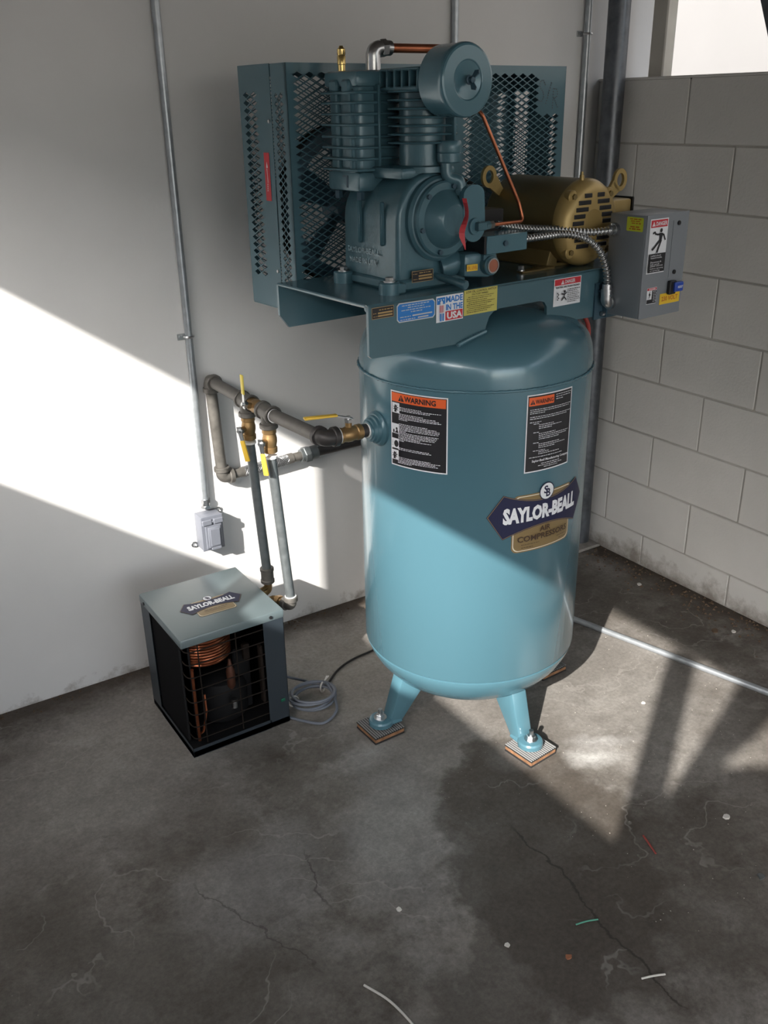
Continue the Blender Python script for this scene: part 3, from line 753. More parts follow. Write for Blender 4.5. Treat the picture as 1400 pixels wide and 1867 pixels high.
# punched S/R in dots
dc = Decal()
def dots(pts, nn):
    P = resample([Vector((x, y, 0)) for x, y in pts], 1e-3); n = len(P)
    for k in range(nn): p = P[int(k * (n - 1) / (nn - 1))]; dc.P.append(([(p.x + 0.0017 * math.cos(q * PI / 3), p.y + 0.0017 * math.sin(q * PI / 3)) for q in range(6)], [tuple(range(6))], dc.ix(PBLACK), 0.0008))
dots([(0.412, 1.731), (0.405, 1.741), (0.395, 1.741), (0.390, 1.732), (0.394, 1.722), (0.404, 1.713), (0.408, 1.702), (0.402, 1.690), (0.391, 1.689), (0.385, 1.697)], 17)
dots([(0.436, 1.735), (0.417, 1.684)], 9)
dots([(0.444, 1.672), (0.445, 1.721), (0.458, 1.719), (0.463, 1.709), (0.458, 1.699), (0.446, 1.697)], 15); dots([(0.450, 1.695), (0.464, 1.674)], 5)
dc.build('punched_lettering', plane_map((0, GV0, 0), (1, 0, 0), (0, 0, 1)), GUARD)
# flywheel with fan blades
FC = Vector((-0.205, 0.285, 1.452))
b = B(); AY = (0, 1, 0)
b.rings([[FC + Vector((r * math.cos(2 * PI * j / 48), h, r * math.sin(2 * PI * j / 48))) for j in range(48)] for r, h in ((0.160, -0.030), (0.192, -0.030), (0.194, -0.012), (0.186, 0.0), (0.194, 0.012), (0.192, 0.030), (0.160, 0.030))], closed=True)
b.cyl(FC + Vector((0, -0.04, 0)), FC + Vector((0, 0.04, 0)), 0.045, n=28, bev=0.004)
for k in range(5):
    an = math.radians(228 + 72 * k); rd = Vector((math.cos(an), 0, math.sin(an))); tg = Vector((-math.sin(an), 0, math.cos(an)))
    tw = Vector((0, 0.026, 0))
    b.hull8([FC + rd * 0.035 - tg * 0.018 - tw * .4, FC + rd * 0.165 - tg * 0.042 - tw, FC + rd * 0.165 + tg * 0.042 + tw, FC + rd * 0.035 + tg * 0.018 + tw * .4],
            [FC + rd * 0.035 - tg * 0.018 - tw * .4 + Vector((0, 0.007, 0)), FC + rd * 0.165 - tg * 0.042 - tw + Vector((0, 0.007, 0)), FC + rd * 0.165 + tg * 0.042 + tw + Vector((0, 0.007, 0)), FC + rd * 0.035 + tg * 0.018 + tw * .4 + Vector((0, 0.007, 0))])
FLY = obj('flywheel', b, FAN, AC)
MC = Vector((0.245, 0, 1.406))
PC = Vector((0.245, 0.285, 1.406))
b = B(); b.lathe([(0.03, -0.03), (0.066, -0.03), (0.068, -0.014), (0.058, -0.008), (0.068, 0.0), (0.058, 0.008), (0.068, 0.014), (0.066, 0.03), (0.03, 0.03)], PC, AY, 36)
b.cyl((0.245, 0.12, 1.406), (0.245, 0.30, 1.406), 0.014, n=16)
obj('motor_sheave', b, FAN, AC)
b = B()
for dv in (-0.009, 0.009):
    pts = []
    al = math.asin((0.190 - 0.064) / 0.452)
    for k in range(25): an = PI / 2 - al + (PI + 2 * al) * k / 24; pts.append((FC.x + 0.193 * math.cos(an), FC.y + dv, FC.z + 0.193 * math.sin(an)))
    for k in range(13): an = -(PI / 2 + al) + PI * k / 12 * 1.0 + al; pts.append((PC.x + 0.066 * math.cos(an), PC.y + dv, PC.z + 0.066 * math.sin(an)))
    b.tube(resample([Vector(p) for p in pts + [pts[0]]], 0.015)[:-1], 0.006, 6, closed=True)
pieces('drive_belt', b, RUBBER, AC)

# ---- pump crankcase
b = B()
arc = [(-0.235 + 0.100 * math.cos(math.radians(a_)), 1.450 + 0.100 * math.sin(math.radians(a_))) for a_ in range(0, 181, 12)]
arc = [(-0.134, 1.302)] + [(x, z) for x, z in arc] + [(-0.338, 1.302)]
bmx = bmesh.new()
P0 = [bmx.verts.new((x, -0.108, z)) for x, z in arc]; P1 = [bmx.verts.new((x * 0.97 - 0.007, 0.105, 1.302 + (z - 1.302) * 0.98)) for x, z in arc]
n = len(arc); bmx.faces.new(P0); bmx.faces.new(P1[::-1])
for j in range(n): bmx.faces.new([P0[(j + 1) % n], P0[j], P1[j], P1[(j + 1) % n]])
bmesh.ops.recalc_face_normals(bmx, faces=bmx.faces[:])
bmesh.ops.bevel(bmx, geom=[e for e in bmx.edges if abs(e.verts[0].co.y - e.verts[1].co.y) < 1e-6], offset=0.010, segments=3, profile=0.5, affect='EDGES')
bmx.verts.index_update(); b.add([v.co.copy() for v in bmx.verts], [[v.index for v in f.verts] for f in bmx.faces]); bmx.free()
b.box(-0.312, -0.158, -0.095, 0.10, 1.535, 1.560, bev=0.008, seg=2)
b.box(-0.342, -0.140, -0.118, 0.112, 1.299, 1.325, bev=0.006)
for x, z0, z1 in ((-0.341, 1.385, 1.485),):
    for v_ in (-0.055, 0.030): b.box(x - 0.004, x + 0.01, v_ - 0.004, v_ + 0.004, 1.395, 1.490, bev=0.0035)
for x, y in ((-0.362, -0.110), (-0.350, 0.085), (-0.120, 0.095)):
    b.lathe([(0.024, 0), (0.024, 0.024), (0.021, 0.027)], (x, y, 1.299), (0, 0, 1), 20); b.box(min(x, -0.345), max(x, -0.330) if x < -0.2 else -0.13, y - 0.022, y + 0.022, 1.299, 1.322, bev=0.003)
b.box(-0.137, -0.118, -0.02, 0.03, 1.50, 1.52, bev=0.004)
CR = obj('crankcase', b, TEALC, AC, 38)
b = B()
for x, y in ((-0.362, -0.110), (-0.350, 0.085), (-0.120, 0.095)):
    b.lathe([(0.014, 0), (0.014, 0.002)], (x, y, 1.326), (0, 0, 1), 16); b.hexn((x, y, 1.328), (x, y, 1.336), 0.010)
pieces('mounting_bolt', b, STEEL, CR)
# raised cast lettering on the -u flank
def cast_text(t_, y0, z0, h, ln, vert=False):
    V, F = text2d(t_, 0.02); bd = B()
    E = (lambda x, y, d: (-0.3372 - d, y0 - x * ln, z0 + y * h)) if not vert else (lambda x, y, d: (-0.3372 - d, y0 - y * h, z0 - x * ln))
    n_ = len(V); bd.add([E(x, y, 0.004) for x, y in V], F)
    return bd
for t_, y0, z0, h, ln, vt in (('SAYLOR-BEALL', 0.078, 1.372, 0.013, 0.125, False), ('MADE IN USA', 0.070, 1.349, 0.013, 0.105, False)):
    o = obj('cast_lettering', cast_text(t_, y0, z0, h, ln, vt), MATS['teal_paint'], CR, 0)
# front bearing cover, offset cone and arm
CB = Vector((-0.222, -0.108, 1.450)); AV = (0, -1, 0)
b = B(); b.lathe([(0.092, 0), (0.092, 0.010), (0.086, 0.016), (0.082, 0.017), (0.082, 0.026), (0.078, 0.030), (0.066, 0.031)], CB, AV, 48)
b.lathe([(0.064, 0.030), (0.062, 0.034), (0.036, 0.058), (0.032, 0.060), (0.0, 0.060)], CB, AV, 36)
COV = obj('bearing_cover', b, TEALC, CR, 22)
b = B()
for k in range(6):
    an = math.radians(15 + 60 * k); p = CB + Vector((0.072 * math.cos(an), -0.030, 0.072 * math.sin(an))); b.cyl(p, p + Vector((0, -0.007, 0)), 0.0055, n=10)
pieces('cover_bolt', b, FAN, COV)
b = B()
pl = []
for k in range(13): an = PI * k / 12; pl.append((-0.167 + 0.031 * math.cos(an), 1.500 + 0.022 * math.sin(an)))
for k in range(13): an = PI + PI * k / 12; pl.append((-0.165 + 0.033 * math.cos(an), 1.432 + 0.033 * math.sin(an)))
b.prism(pl, (0, -0.155, 0), (1, 0, 0), (0, 0, 1), 0.014)
b.lathe([(0.019, 0), (0.018, 0.006), (0.013, 0.006), (0.013, 0.004)], (-0.165, -0.169, 1.433), AV, 24)
ARM = obj('unloader_plate', b, TEAL, CR)
b = B(); b.box(-0.166, -0.140, -0.186, -0.166, 1.424, 1.442, bev=0.002); b.hexn((-0.140, -0.176, 1.433), (-0.126, -0.176, 1.433), 0.010); obj('tube_fitting', b, TEALC, CR)
b = B(); b.hexn((-0.127, -0.176, 1.433), (-0.114, -0.176, 1.433), 0.009); obj('tube_nut', b, IRON, CR)
# breather pot, elbow and hanging red tag
b = B(); b.lathe([(0.0, 0.0), (0.022, 0.0), (0.026, 0.003), (0.027, 0.020), (0.0255, 0.022), (0.0265, 0.024), (0.0265, 0.042), (0.024, 0.046), (0.0, 0.047)], (-0.206, -0.128, 1.567), (0, 0, 1), 24)
b.tube(fillet([(-0.215, -0.128, 1.570), (-0.215, -0.130, 1.538), (-0.186, -0.142, 1.530), (-0.184, -0.145, 1.505)], 0.014), 0.0125, 14)
b.cyl((-0.184, -0.145, 1.512), (-0.184, -0.145, 1.500), 0.016, n=8); b.cyl((-0.185, -0.15, 1.500), (-0.185, -0.152, 1.486), 0.010, n=12)
obj('breather', b, TEALC, CR)
b = B()
W_ = []
for k in range(13):
    t_ = k / 12; z = 1.497 - 0.108 * t_
    wd = 0.0068 * (1 - max(0, (t_ - 0.75) / 0.25) * 0.9) * (0.75 + 0.25 * math.sin(PI * min(1, t_ * 4) / 2))
    off = 0.0032 * math.sin(t_ * 7.5) - 0.004 * t_; ang = math.radians(60 + 35 * math.sin(t_ * 6))
    cx_ = -0.213 + off; cv = -0.192 + 0.004 * math.cos(t_ * 9)
    W_.append([(cx_ - wd * math.cos(ang) * .9, cv + wd * math.sin(ang), z), (cx_ + wd * math.cos(ang) * .9, cv - wd * math.sin(ang), z)])
for k in range(12):
    q = [W_[k][0], W_[k][1], W_[k + 1][1], W_[k + 1][0]]
    b.add(q + [(x + 0.0007, y + 0.0007, z) for x, y, z in q], [(0, 1, 2, 3), (7, 6, 5, 4), (0, 4, 5, 1), (2, 6, 7, 3), (0, 3, 7, 4), (1, 5, 6, 2)])
obj('hang_tag', b, REDTAG, CR, 60, label='red hanging tag strip')
# nameplate and drain pipe
dc = Decal(); dc.rect(-0.031, -0.0125, 0.031, 0.0125, PBRONZE); dc.rect(-0.030, -0.0115, 0.030, 0.0115, PBLACK)
dc.rect(-0.012, -0.0075, 0.027, -0.0035, PBRONZE); dc.rect(-0.012, -0.001, 0.027, 0.0025, PBRONZE)
dc.words(-0.010, 0.026, 0.0075, 0.0022, PBRONZE, 3); dc.words(-0.028, -0.014, 0.006, 0.0016, PBRONZE, 4); dc.words(-0.028, -0.014, -0.006, 0.0016, PBRONZE, 5)
dc.build('nameplate', plane_map((-0.274, -0.1185, 1.330), (1, 0, 0), (0, 0, 1)), CR, label='small black and bronze nameplate')
b = B(); b.cyl((-0.226, -0.105, 1.324), (-0.212, -0.196, 1.312), 0.0085, n=16); b.lathe([(0.0105, 0), (0.0105, 0.022), (0.009, 0.024)], (-0.2155, -0.175, 1.3145), (0.014, -0.091, -0.012), 16)
obj('oil_drain', b, TEALC, CR)
# low pressure cylinder: square finned block
b = B()
U0, U1, V0, V1 = -0.352, -0.212, 0.008, 0.137
b.box(U0 + 0.004, U1 - 0.008, V0 + 0.008, V1 - 0.006, 1.505, 1.745, bev=0.016, seg=3)
for z in (1.712, 1.6915, 1.6686, 1.6465, 1.622, 1.5996, 1.576, 1.553):
    b.box(U0 - 0.008, U1 + 0.004, V0 - 0.006, V1 + 0.006, z - 0.0030, z + 0.0030, bev=0.0022)
b.box(U0, U1, V0, V1, 1.506, 1.550, bev=0.010, seg=2)
b.box(U0 - 0.002, U1, V0, V1, 1.722, 1.756, bev=0.010, seg=2)
b.box(U0 - 0.008, U0 + 0.02, V0 + 0.068, V0 + 0.10, 1.715, 1.738, bev=0.004); b.box(U0 - 0.008, U0 + 0.02, V0 + 0.022, V0 + 0.052, 1.712, 1.738, bev=0.004)
b.box(-0.302, -0.295, V0 - 0.009, V0 + 0.02, 1.553, 1.728, bev=0.002)
for v_ in (0.035, 0.085): b.box(U0 - 0.003, U0 + 0.02, v_ - 0.006, v_ + 0.006, 1.55, 1.72, bev=0.002)
LP = obj('low_pressure_cylinder', b, TEALC, AC, 38)
b = B()
for x, y in ((U0 + 0.018, V0 + 0.022), (U0 + 0.018, V1 - 0.02)): b.hexn((x, y, 1.506), (x, y, 1.488), 0.0095)
pieces('flange_bolt', b, FAN, LP)
b = B(); b.box(U0 - 0.0012, U0, 0.052, 0.058, 1.515, 1.540); b.box(U0 - 0.0012, U0, 0.052, 0.072, 1.537, 1.541); obj('casting_mark', b, FAN, LP, 0)
# high pressure cylinder: round fins, head with upright fins
HC = (-0.222, -0.055)
b = B(); b.cyl((*HC, 1.552), (*HC, 1.72), 0.052, n=32)
for k in range(7):
    z = 1.609 + 0.0172 * k; b.lathe([(0.050, -0.0035), (0.0765, -0.0018), (0.078, 0.0), (0.0765, 0.0018), (0.050, 0.0035)], (*HC, z), (0, 0, 1), 40)
b.lathe([(0.066, 1.548), (0.066, 1.560), (0.062, 1.562)], (*HC, 0), (0, 0, 1), 32)
b.box(HC[0] + 0.022, HC[0] + 0.029, HC[1] - 0.082, HC[1] - 0.05, 1.603, 1.715, bev=0.002)
b.box(HC[0] - 0.07, HC[0] + 0.07, HC[1] - 0.066, HC[1] + 0.072, 1.712, 1.722, bev=0.003)
b.box(HC[0] - 0.018, HC[0] + 0.066, HC[1] - 0.065, HC[1] + 0.065, 1.715, 1.752, bev=0.003)
for k in range(6):
    y = HC[1] - 0.066 + k * 0.0262; b.box(HC[0] - 0.070, HC[0] + 0.070, y - 0.0026, y + 0.0026, 1.716, 1.754, bev=0.002)
b.box(HC[0] - 0.066, HC[0] + 0.068, HC[1] - 0.068, HC[1] + 0.068, 1.7515, 1.758, bev=0.002)
b.box(-0.30, -0.17, 0.03, 0.10, 1.735, 1.757, bev=0.006)
obj('high_pressure_cylinder', b, TEALC, AC, 38)
# air filter can
b = B(); AFC = Vector((-0.221, -0.200, 1.730))
b.lathe([(0.0, -0.0055), (0.010, -0.005), (0.037, 0.0005), (0.0385, 0.0022), (0.0400, 0.0028), (0.065, 0.002), (0.0690, 0.0005), (0.0712, -0.003), (0.0720, -0.007), (0.072, -0.012), (0.0705, -0.014), (0.0705, -0.074), (0.066, -0.078), (0.0, -0.078)], AFC, AV, 56)
b.cyl((-0.221, -0.125, 1.730), (-0.221, -0.07, 1.735), 0.024, n=20)
AF = obj('air_filter', b, TEAL, AC, 12)
b = B(); p = AFC + Vector((0.002, 0, 0)); b.lathe([(0.0095, 0.004), (0.0095, 0.006), (0.006, 0.007), (0.006, 0.016), (0.0, 0.017)], p, AV, 14)
for sg in (1, -1):
    b.prism([(0.001, -0.004), (0.018, 0.004), (0.019, 0.014), (0.013, 0.015), (0.004, 0.006), (0.0, 0.004)] if sg == 1 else [(-0.001, -0.004), (-0.0, 0.004), (-0.004, 0.006), (-0.013, 0.015), (-0.019, 0.014), (-0.018, 0.004)], p + Vector((0, -0.010, 0)), (0.25, 0, 1), (0.97, -0.0, -0.25) if False else (0.2, -1, 0), 0.003)
obj('wing_nut', b, FAN, AF)
# discharge: elbow and copper pipe, safety valve
b = B(); b.cyl((-0.262, 0.07, 1.745), (-0.262, 0.07, 1.772), 0.017, n=20)
b.tube(fillet([(-0.262, 0.07, 1.768), (-0.262, 0.07, 1.801), (-0.225, 0.07, 1.803)], 0.026, 8), 0.0165, 16)
b.hexn((-0.243, 0.07, 1.802), (-0.226, 0.07, 1.803), 0.019); b.cyl((-0.226, 0.07, 1.803), (-0.214, 0.07, 1.803), 0.016, n=16)
DT = obj('discharge_elbow', b, STEEL, AC)
b = B(); b.tube(fillet([(-0.216, 0.07, 1.803), (-0.06, 0.07, 1.804), (-0.05, 0.03, 1.80), (-0.075, -0.05, 1.76)], 0.03), 0.0098, 16); obj('discharge_tube', b, COPPER, AC)
b = B(); b.cyl((-0.327, 0.10, 1.750), (-0.327, 0.10, 1.772), 0.0085, n=14); b.lathe([(0.0075, 0), (0.0095, 0.002), (0.0095, 0.018), (0.0085, 0.02), (0.0095, 0.022), (0.0095, 0.032), (0.006, 0.035), (0.004, 0.039)], (-0.327, 0.10, 1.768), (0, 0, 1), 16)
o = obj('safety_valve', b, BRASSB, AC)
# thin copper unloader line
b = B(); b.tube(fillet([(-0.116, -0.176, 1.433), (-0.010, -0.168, 1.432), (-0.020, -0.160, 1.475), (-0.128, -0.145, 1.665), (-0.15, -0.10, 1.70)], [0.012, 0.03, 0.02]), 0.0042, 12)
obj('unloader_tube', b, COPPER, AC)

# ---- low oil switch
b = B()
b.box(-0.127, 0.002, -0.172, -0.106, 1.367, 1.408, bev=0.0015)
OS = obj('oil_level_switch', b, TEAL, AC, 38)
b = B(); b.box(-0.1335, -0.1265, -0.170, -0.108, 1.368, 1.407, bev=0.001); obj('end_cover', b, BLACK, OS)
b = B()
b.hull8([(-0.176, -0.150, 1.318), (-0.100, -0.165, 1.312), (-0.095, -0.105, 1.312), (-0.172, -0.105, 1.318)], [(-0.176, -0.152, 1.372), (-0.098, -0.160, 1.372), (-0.095, -0.105, 1.372), (-0.172, -0.105, 1.372)], bev=0.009)
b.cyl((-0.112, -0.120, 1.342), (-0.112, -0.176, 1.342), 0.0225, n=24, bev=0.002); b.box(-0.131, -0.093, -0.170, -0.13, 1.345, 1.370, bev=0.004)
b.tube([(-0.165, -0.108, 1.35), (-0.185, -0.108, 1.345), (-0.21, -0.10, 1.34)], 0.028, 14)
obj('switch_body', b, TEALC, OS)
b = B(); b.rings([[(-0.112 + r * math.cos(2 * PI * j / 28), v_, 1.342 + r * math.sin(2 * PI * j / 28)) for j in range(28)] for r, v_ in ((0.0145, -0.176), (0.0175, -0.176), (0.0175, -0.180), (0.0145, -0.180))], closed=True); obj('sight_ring', b, STEEL, OS)
b = B(); b.cyl((-0.112, -0.174, 1.342), (-0.112, -0.1785, 1.342), 0.0145, n=24); obj('sight_glass', b, GLASSR, OS)
b = B(); b.cyl((-0.070, -0.172, 1.388), (-0.070, -0.177, 1.388), 0.0065, n=14); obj('cover_screw', b, FAN, OS)
dc = Decal(); dc.rect(-0.015, -0.0075, 0.015, 0.0075, PAMBER); dc.text('OIL LEVEL', -0.0135, -0.004, 0.0135, 0.004, RINK, 0.02)
dc.build('oil_level_label', plane_map((-0.158, -0.157, 1.340), (1, -0.14, 0), (0, 0, 1)), OS, label='small amber OIL LEVEL sticker')
b = B(); b.tube(spline([(-0.085, -0.15, 1.37), (-0.082, -0.155, 1.358), (-0.092, -0.16, 1.345)]), 0.0018, 8); obj('switch_wire', b, STEEL, OS)

# ---- motor
b = B(); MR = 0.105
b.lathe([(0.06, -0.135), (0.095, -0.135), (0.100, -0.128), (MR, -0.118), (MR, 0.122), (MR + 0.0, 0.124)], (MC.x, 0, MC.z), (0, -1, 0), 56)
b.box(MC.x - 0.093, MC.x + 0.093, -0.095, 0.105, 1.299, 1.307, bev=0.002)
for sx in (-1, 1):
    b.hull8([(MC.x + sx * 0.093, -0.095, 1.301), (MC.x + sx * 0.093, 0.105, 1.301), (MC.x + sx * 0.055, 0.105, 1.301), (MC.x + sx * 0.055, -0.095, 1.301)], [(MC.x + sx * 0.080, -0.095, 1.345), (MC.x + sx * 0.080, 0.105, 1.345), (MC.x + sx * 0.05, 0.105, 1.345), (MC.x + sx * 0.05, -0.095, 1.345)], bev=0.003)
b.box(MC.x - 0.122, MC.x - 0.085, -0.118, -0.075, 1.299, 1.305, bev=0.001); b.box(MC.x - 0.20, MC.x - 0.115, -0.118, -0.095, 1.299, 1.304, bev=0.001)
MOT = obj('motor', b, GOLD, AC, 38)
b = B()
b.lathe([(MR + 0.001, 0.120), (MR + 0.001, 0.132), (0.099, 0.146), (0.090, 0.154), (0.076, 0.158), (0.034, 0.159), (0.030, 0.156), (0.0, 0.156)], (MC.x, 0, MC.z), (0, -1, 0), 56)
for an in (45, 135, 225, 315):
    p = Vector((MC.x + 0.094 * math.cos(math.radians(an)), -0.128, MC.z + 0.094 * math.sin(math.radians(an)))); b.cyl(p, p + Vector((0, -0.022, 0)), 0.0155, n=18, bev=0.003)
b.cyl((MC.x - 0.02, -0.13, MC.z + 0.100), (MC.x - 0.02, -0.13, MC.z + 0.114), 0.006, n=10); b.cyl((MC.x - 0.02, -0.13, MC.z + 0.112), (MC.x - 0.02, -0.13, MC.z + 0.122), 0.0035, n=8)
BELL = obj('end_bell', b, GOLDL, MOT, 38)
b = B()
for k, (dz, l0, l1) in enumerate(((0.068, 0.010, 0.036), (0.052, 0.012, 0.056), (0.036, 0.020, 0.064), (0.020, 0.030, 0.070), (0.004, 0.034, 0.074), (-0.036, 0.016, 0.064), (-0.052, 0.012, 0.056))):
    for sx in (-1, 1):
        xa, xb = MC.x + sx * l0, MC.x + sx * l1
        b.box(min(xa, xb), max(xa, xb), -0.1602, -0.150, MC.z + dz - 0.0058, MC.z + dz + 0.0048, bev=0.0012)
pieces('vent_slot_shade', b, BLACK, MOT)  # black insets sitting proud, standing in for the shade inside open vents
b = B()
for an in (45, 135, 225, 315):
    p = Vector((MC.x + 0.094 * math.cos(math.radians(an)), -0.1505, MC.z + 0.094 * math.sin(math.radians(an)))); b.hexn(p, p + Vector((0, -0.005, 0)), 0.0075)
pieces('bell_bolt', b, GOLD, MOT)
def eye(cx_, v_, cz_, sg):
    bd = B(); pts = []
    for k in range(24): an = 2 * PI * k / 24; pts.append(Vector((cx_ + 0.019 * math.cos(an), v_, cz_ + 0.022 * math.sin(an))))
    R = []
    for k in range(24):
        an = 2 * PI * k / 24; d_ = Vector((math.cos(an), 0, math.sin(an))); w_ = 0.0055
        R.append([pts[k] - d_ * w_ + Vector((0, -0.004, 0)), pts[k] + d_ * w_ + Vector((0, -0.004, 0)), pts[k] + d_ * w_ + Vector((0, 0.004, 0)), pts[k] - d_ * w_ + Vector((0, 0.004, 0))])
    bd.rings(R, closed=True)
    q = Vector((-sg * 0.72, 0, -0.69)); t_ = Vector((q.z, 0, -q.x)); c0 = Vector((cx_, v_, cz_)) + q * 0.019; c1 = Vector((cx_, v_, cz_)) + q * 0.062
    bd.hull8([c0 - t_ * 0.019 + Vector((0, -0.004, 0)), c0 + t_ * 0.019 + Vector((0, -0.004, 0)), c0 + t_ * 0.019 + Vector((0, 0.004, 0)), c0 - t_ * 0.019 + Vector((0, 0.004, 0))],
             [c1 - t_ * 0.010 + Vector((0, -0.004, 0)), c1 + t_ * 0.010 + Vector((0, -0.004, 0)), c1 + t_ * 0.010 + Vector((0, 0.004, 0)), c1 - t_ * 0.010 + Vector((0, 0.004, 0))])
    obj('lifting_eye', bd, GOLDL, MOT)
eye(0.362, -0.135, 1.502, 1); eye(0.122, 0.095, 1.512, -1)
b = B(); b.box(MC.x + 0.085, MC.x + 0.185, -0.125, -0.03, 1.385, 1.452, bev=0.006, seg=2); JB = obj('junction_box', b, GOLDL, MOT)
b = B(); b.box(MC.x + 0.185, MC.x + 0.190, -0.130, -0.025, 1.382, 1.456, bev=0.002); obj('junction_cover', b, BLACK, JB)
b = B(); b.lathe([(0.010, 0), (0.010, 0.003)], (0.052, -0.105, 1.304), (0, 0, 1), 14); b.hexn((0.052, -0.105, 1.307), (0.052, -0.105, 1.316), 0.0075); obj('motor_bolt', b, STEEL, MOT)
b = B(); b.box(-0.03, 0.05, -0.04, 0.06, 1.395, 1.448, bev=0.002); b.box(-0.01, 0.03, -0.03, 0.05, 1.299, 1.396); obj('capacitor_box', b, BLACK, MOT)

# ---- control box
b = B(); b.box(0.270, 0.432, -0.302, -0.192, 1.184, 1.432, bev=0.0022, seg=2); CBX = obj('control_box', b, GREY, AC, 38)
b = B(); b.box(0.271, 0.4335, -0.3045, -0.3022, 1.183, 1.4335, bev=0.0008); b.box(0.373, 0.3740, -0.3055, -0.3045, 1.276, 1.414); obj('box_door', b, GREY, CBX, 38)
b = B(); b.box(0.235, 0.40, -0.192, -0.186, 1.170, 1.262); b.box(0.246, 0.270, -0.206, -0.186, 1.2395, 1.245); b.box(0.2655, 0.2700, -0.206, -0.186, 1.176, 1.245); obj('mounting_bracket', b, FAN, CBX, 0)
b = B(); b.hexn((0.2655, -0.199, 1.184), (0.255, -0.199, 1.184), 0.006); obj('bracket_bolt', b, STEEL, CBX)
b = B()
for z in (1.407, 1.288): b.cyl((0.394, -0.3045, z), (0.394, -0.3075, z), 0.0055, n=14)
pieces('door_screw', b, BLACK, CBX)
b = B(); b.box(0.372, 0.397, -0.316, -0.3045, 1.234, 1.268, bev=0.002); obj('button_base', b, BLACK, CBX)
b = B(); b.box(0.385, 0.418, -0.322, -0.312, 1.240, 1.264, bev=0.002); o = obj('reset_button', b, BLUEP, CBX)
dc = Decal(); dc.text('RESET', 0.006, -0.003, 0.026, 0.003, WHITE, 0.02); dc.build('button_print', plane_map((0.388, -0.322, 1.252), (1, 0, 0), (0, 0, 1)), CBX)
CM = plane_map((0, -0.3045, 0), (1, 0, 0), (0, 0, 1))
def tri(dc, x, y, s, m1, m2):
    dc.poly([(x - s * .58, y), (x + s * .58, y), (x, y + s)], m1); dc.rect(x - s * .07, y + s * .30, x + s * .07, y + s * .72, m2); dc.rect(x - s * .07, y + s * .10, x + s * .07, y + s * .22, m2)
dc = Decal(); dc.rect(0.283, 1.293, 0.352, 1.423, WHITE); dc.rect(0.286, 1.403, 0.349, 1.4205, RED); tri(dc, 0.296, 1.406, 0.011, WHITE, RED); dc.text('DANGER', 0.304, 1.4065, 0.346, 1.4165, WHITE, 0.02)
dc.ell(0.326, 1.395, 0.0045, 0.005, PBLACK)
dc.line([(0.295, 1.390), (0.302, 1.392), (0.304, 1.388), (0.312, 1.386), (0.325, 1.386)], 0.004, PBLACK); dc.line([(0.326, 1.387), (0.336, 1.384), (0.343, 1.372)], 0.0045, PBLACK)
dc.poly([(0.319, 1.389), (0.332, 1.389), (0.329, 1.370), (0.321, 1.370)], PBLACK); dc.line([(0.322, 1.371), (0.297, 1.351)], 0.005, PBLACK); dc.line([(0.327, 1.371), (0.315, 1.344)], 0.005, PBLACK)
dc.rect(0.286, 1.296, 0.349, 1.341, PBLACK)
for k, (t_, x1) in enumerate((('Lethal shock', .328), ('hazard inside.', .332), ('', 0), ('Disconnect &', .330), ('lock out all', .322), ('power sources', .336), ('before opening', .338), ('or servicing.', .326))):
    if t_: dc.text(t_, 0.292, 1.3345 - k * 0.0052, x1 + 0.004, 1.3385 - k * 0.0052, WHITE)
dc.build('danger_label', CM, CBX, label='red and white shock hazard label')
dc = Decal(); dc.rect(0.347, 1.2105, 0.427, 1.2375, PAMBER); dc.text('230 VOLT', 0.355, 1.218, 0.419, 1.230, RINK, 0.03); dc.build('voltage_label', CM, CBX, label='amber 230 VOLT sticker')
dc = Decal(); dc.rect(0.294, 1.2175, 0.332, 1.258, WHITE); dc.rect(0.295, 1.2515, 0.331, 1.2573, RED); dc.text('DANGER', 0.301, 1.2525, 0.327, 1.2563, WHITE, 0.02); dc.rect(0.314, 1.219, 0.331, 1.2505, PBLACK); dc.rect(0.295, 1.219, 0.314, 1.229, PBLACK)
dc.poly([(0.307, 1.250), (0.300, 1.240), (0.304, 1.240), (0.301, 1.230), (0.309, 1.2425), (0.305, 1.2425)], PBLACK)
for k in range(7): dc.words(0.316, 0.330, 1.248 - k * 0.004, 0.0014, WHITE, 40 + k)
dc.build('danger_label', CM, CBX, label='small shock hazard label with lightning bolt')
dc = Decal(); dc.rrect(-0.025, -0.017, 0.025, 0.016, 0.003, PLIME)
for k in range(3): dc.words(-0.016 + 0.003 * k, 0.018, 0.0115 - k * 0.0048, 0.0026, RINK, 50 + k)
dc.words(-0.013, 0.014, -0.0065, 0.0032, RINK, 55); dc.words(-0.016, 0.018, -0.0115, 0.0034, RINK, 56)
dc.build('caution_sticker', plane_map((0.270, -0.270, 1.411), (0, -1, 0), (0, 0, 1)), CBX, label='lime yellow sticker')
# armoured conduits
b = B(); flexconduit(b, [(-0.03, -0.10, 1.420), (0.05, -0.115, 1.406), (0.13, -0.135, 1.399), (0.205, -0.18, 1.390), (0.250, -0.211, 1.393)], 0.0098); F1 = obj('flexible_conduit', b, STEEL, AC, 50)
b = B(); b.cyl((0.246, -0.211, 1.393), (0.260, -0.211, 1.394), 0.0125, n=16); b.cyl((0.258, -0.211, 1.394), (0.2695, -0.211, 1.394), 0.016, n=8); b.box(0.250, 0.258, -0.214, -0.208, 1.404, 1.411, bev=0.001); pieces('conduit_connector', b, STEEL, F1)
b = B(); flexconduit(b, [(0.0, -0.150, 1.388), (0.07, -0.155, 1.389), (0.14, -0.160, 1.389), (0.195, -0.180, 1.376), (0.228, -0.200, 1.345), (0.246, -0.211, 1.300), (0.252, -0.213, 1.258)], 0.0098); F2 = obj('flexible_conduit', b, STEEL, AC, 50)
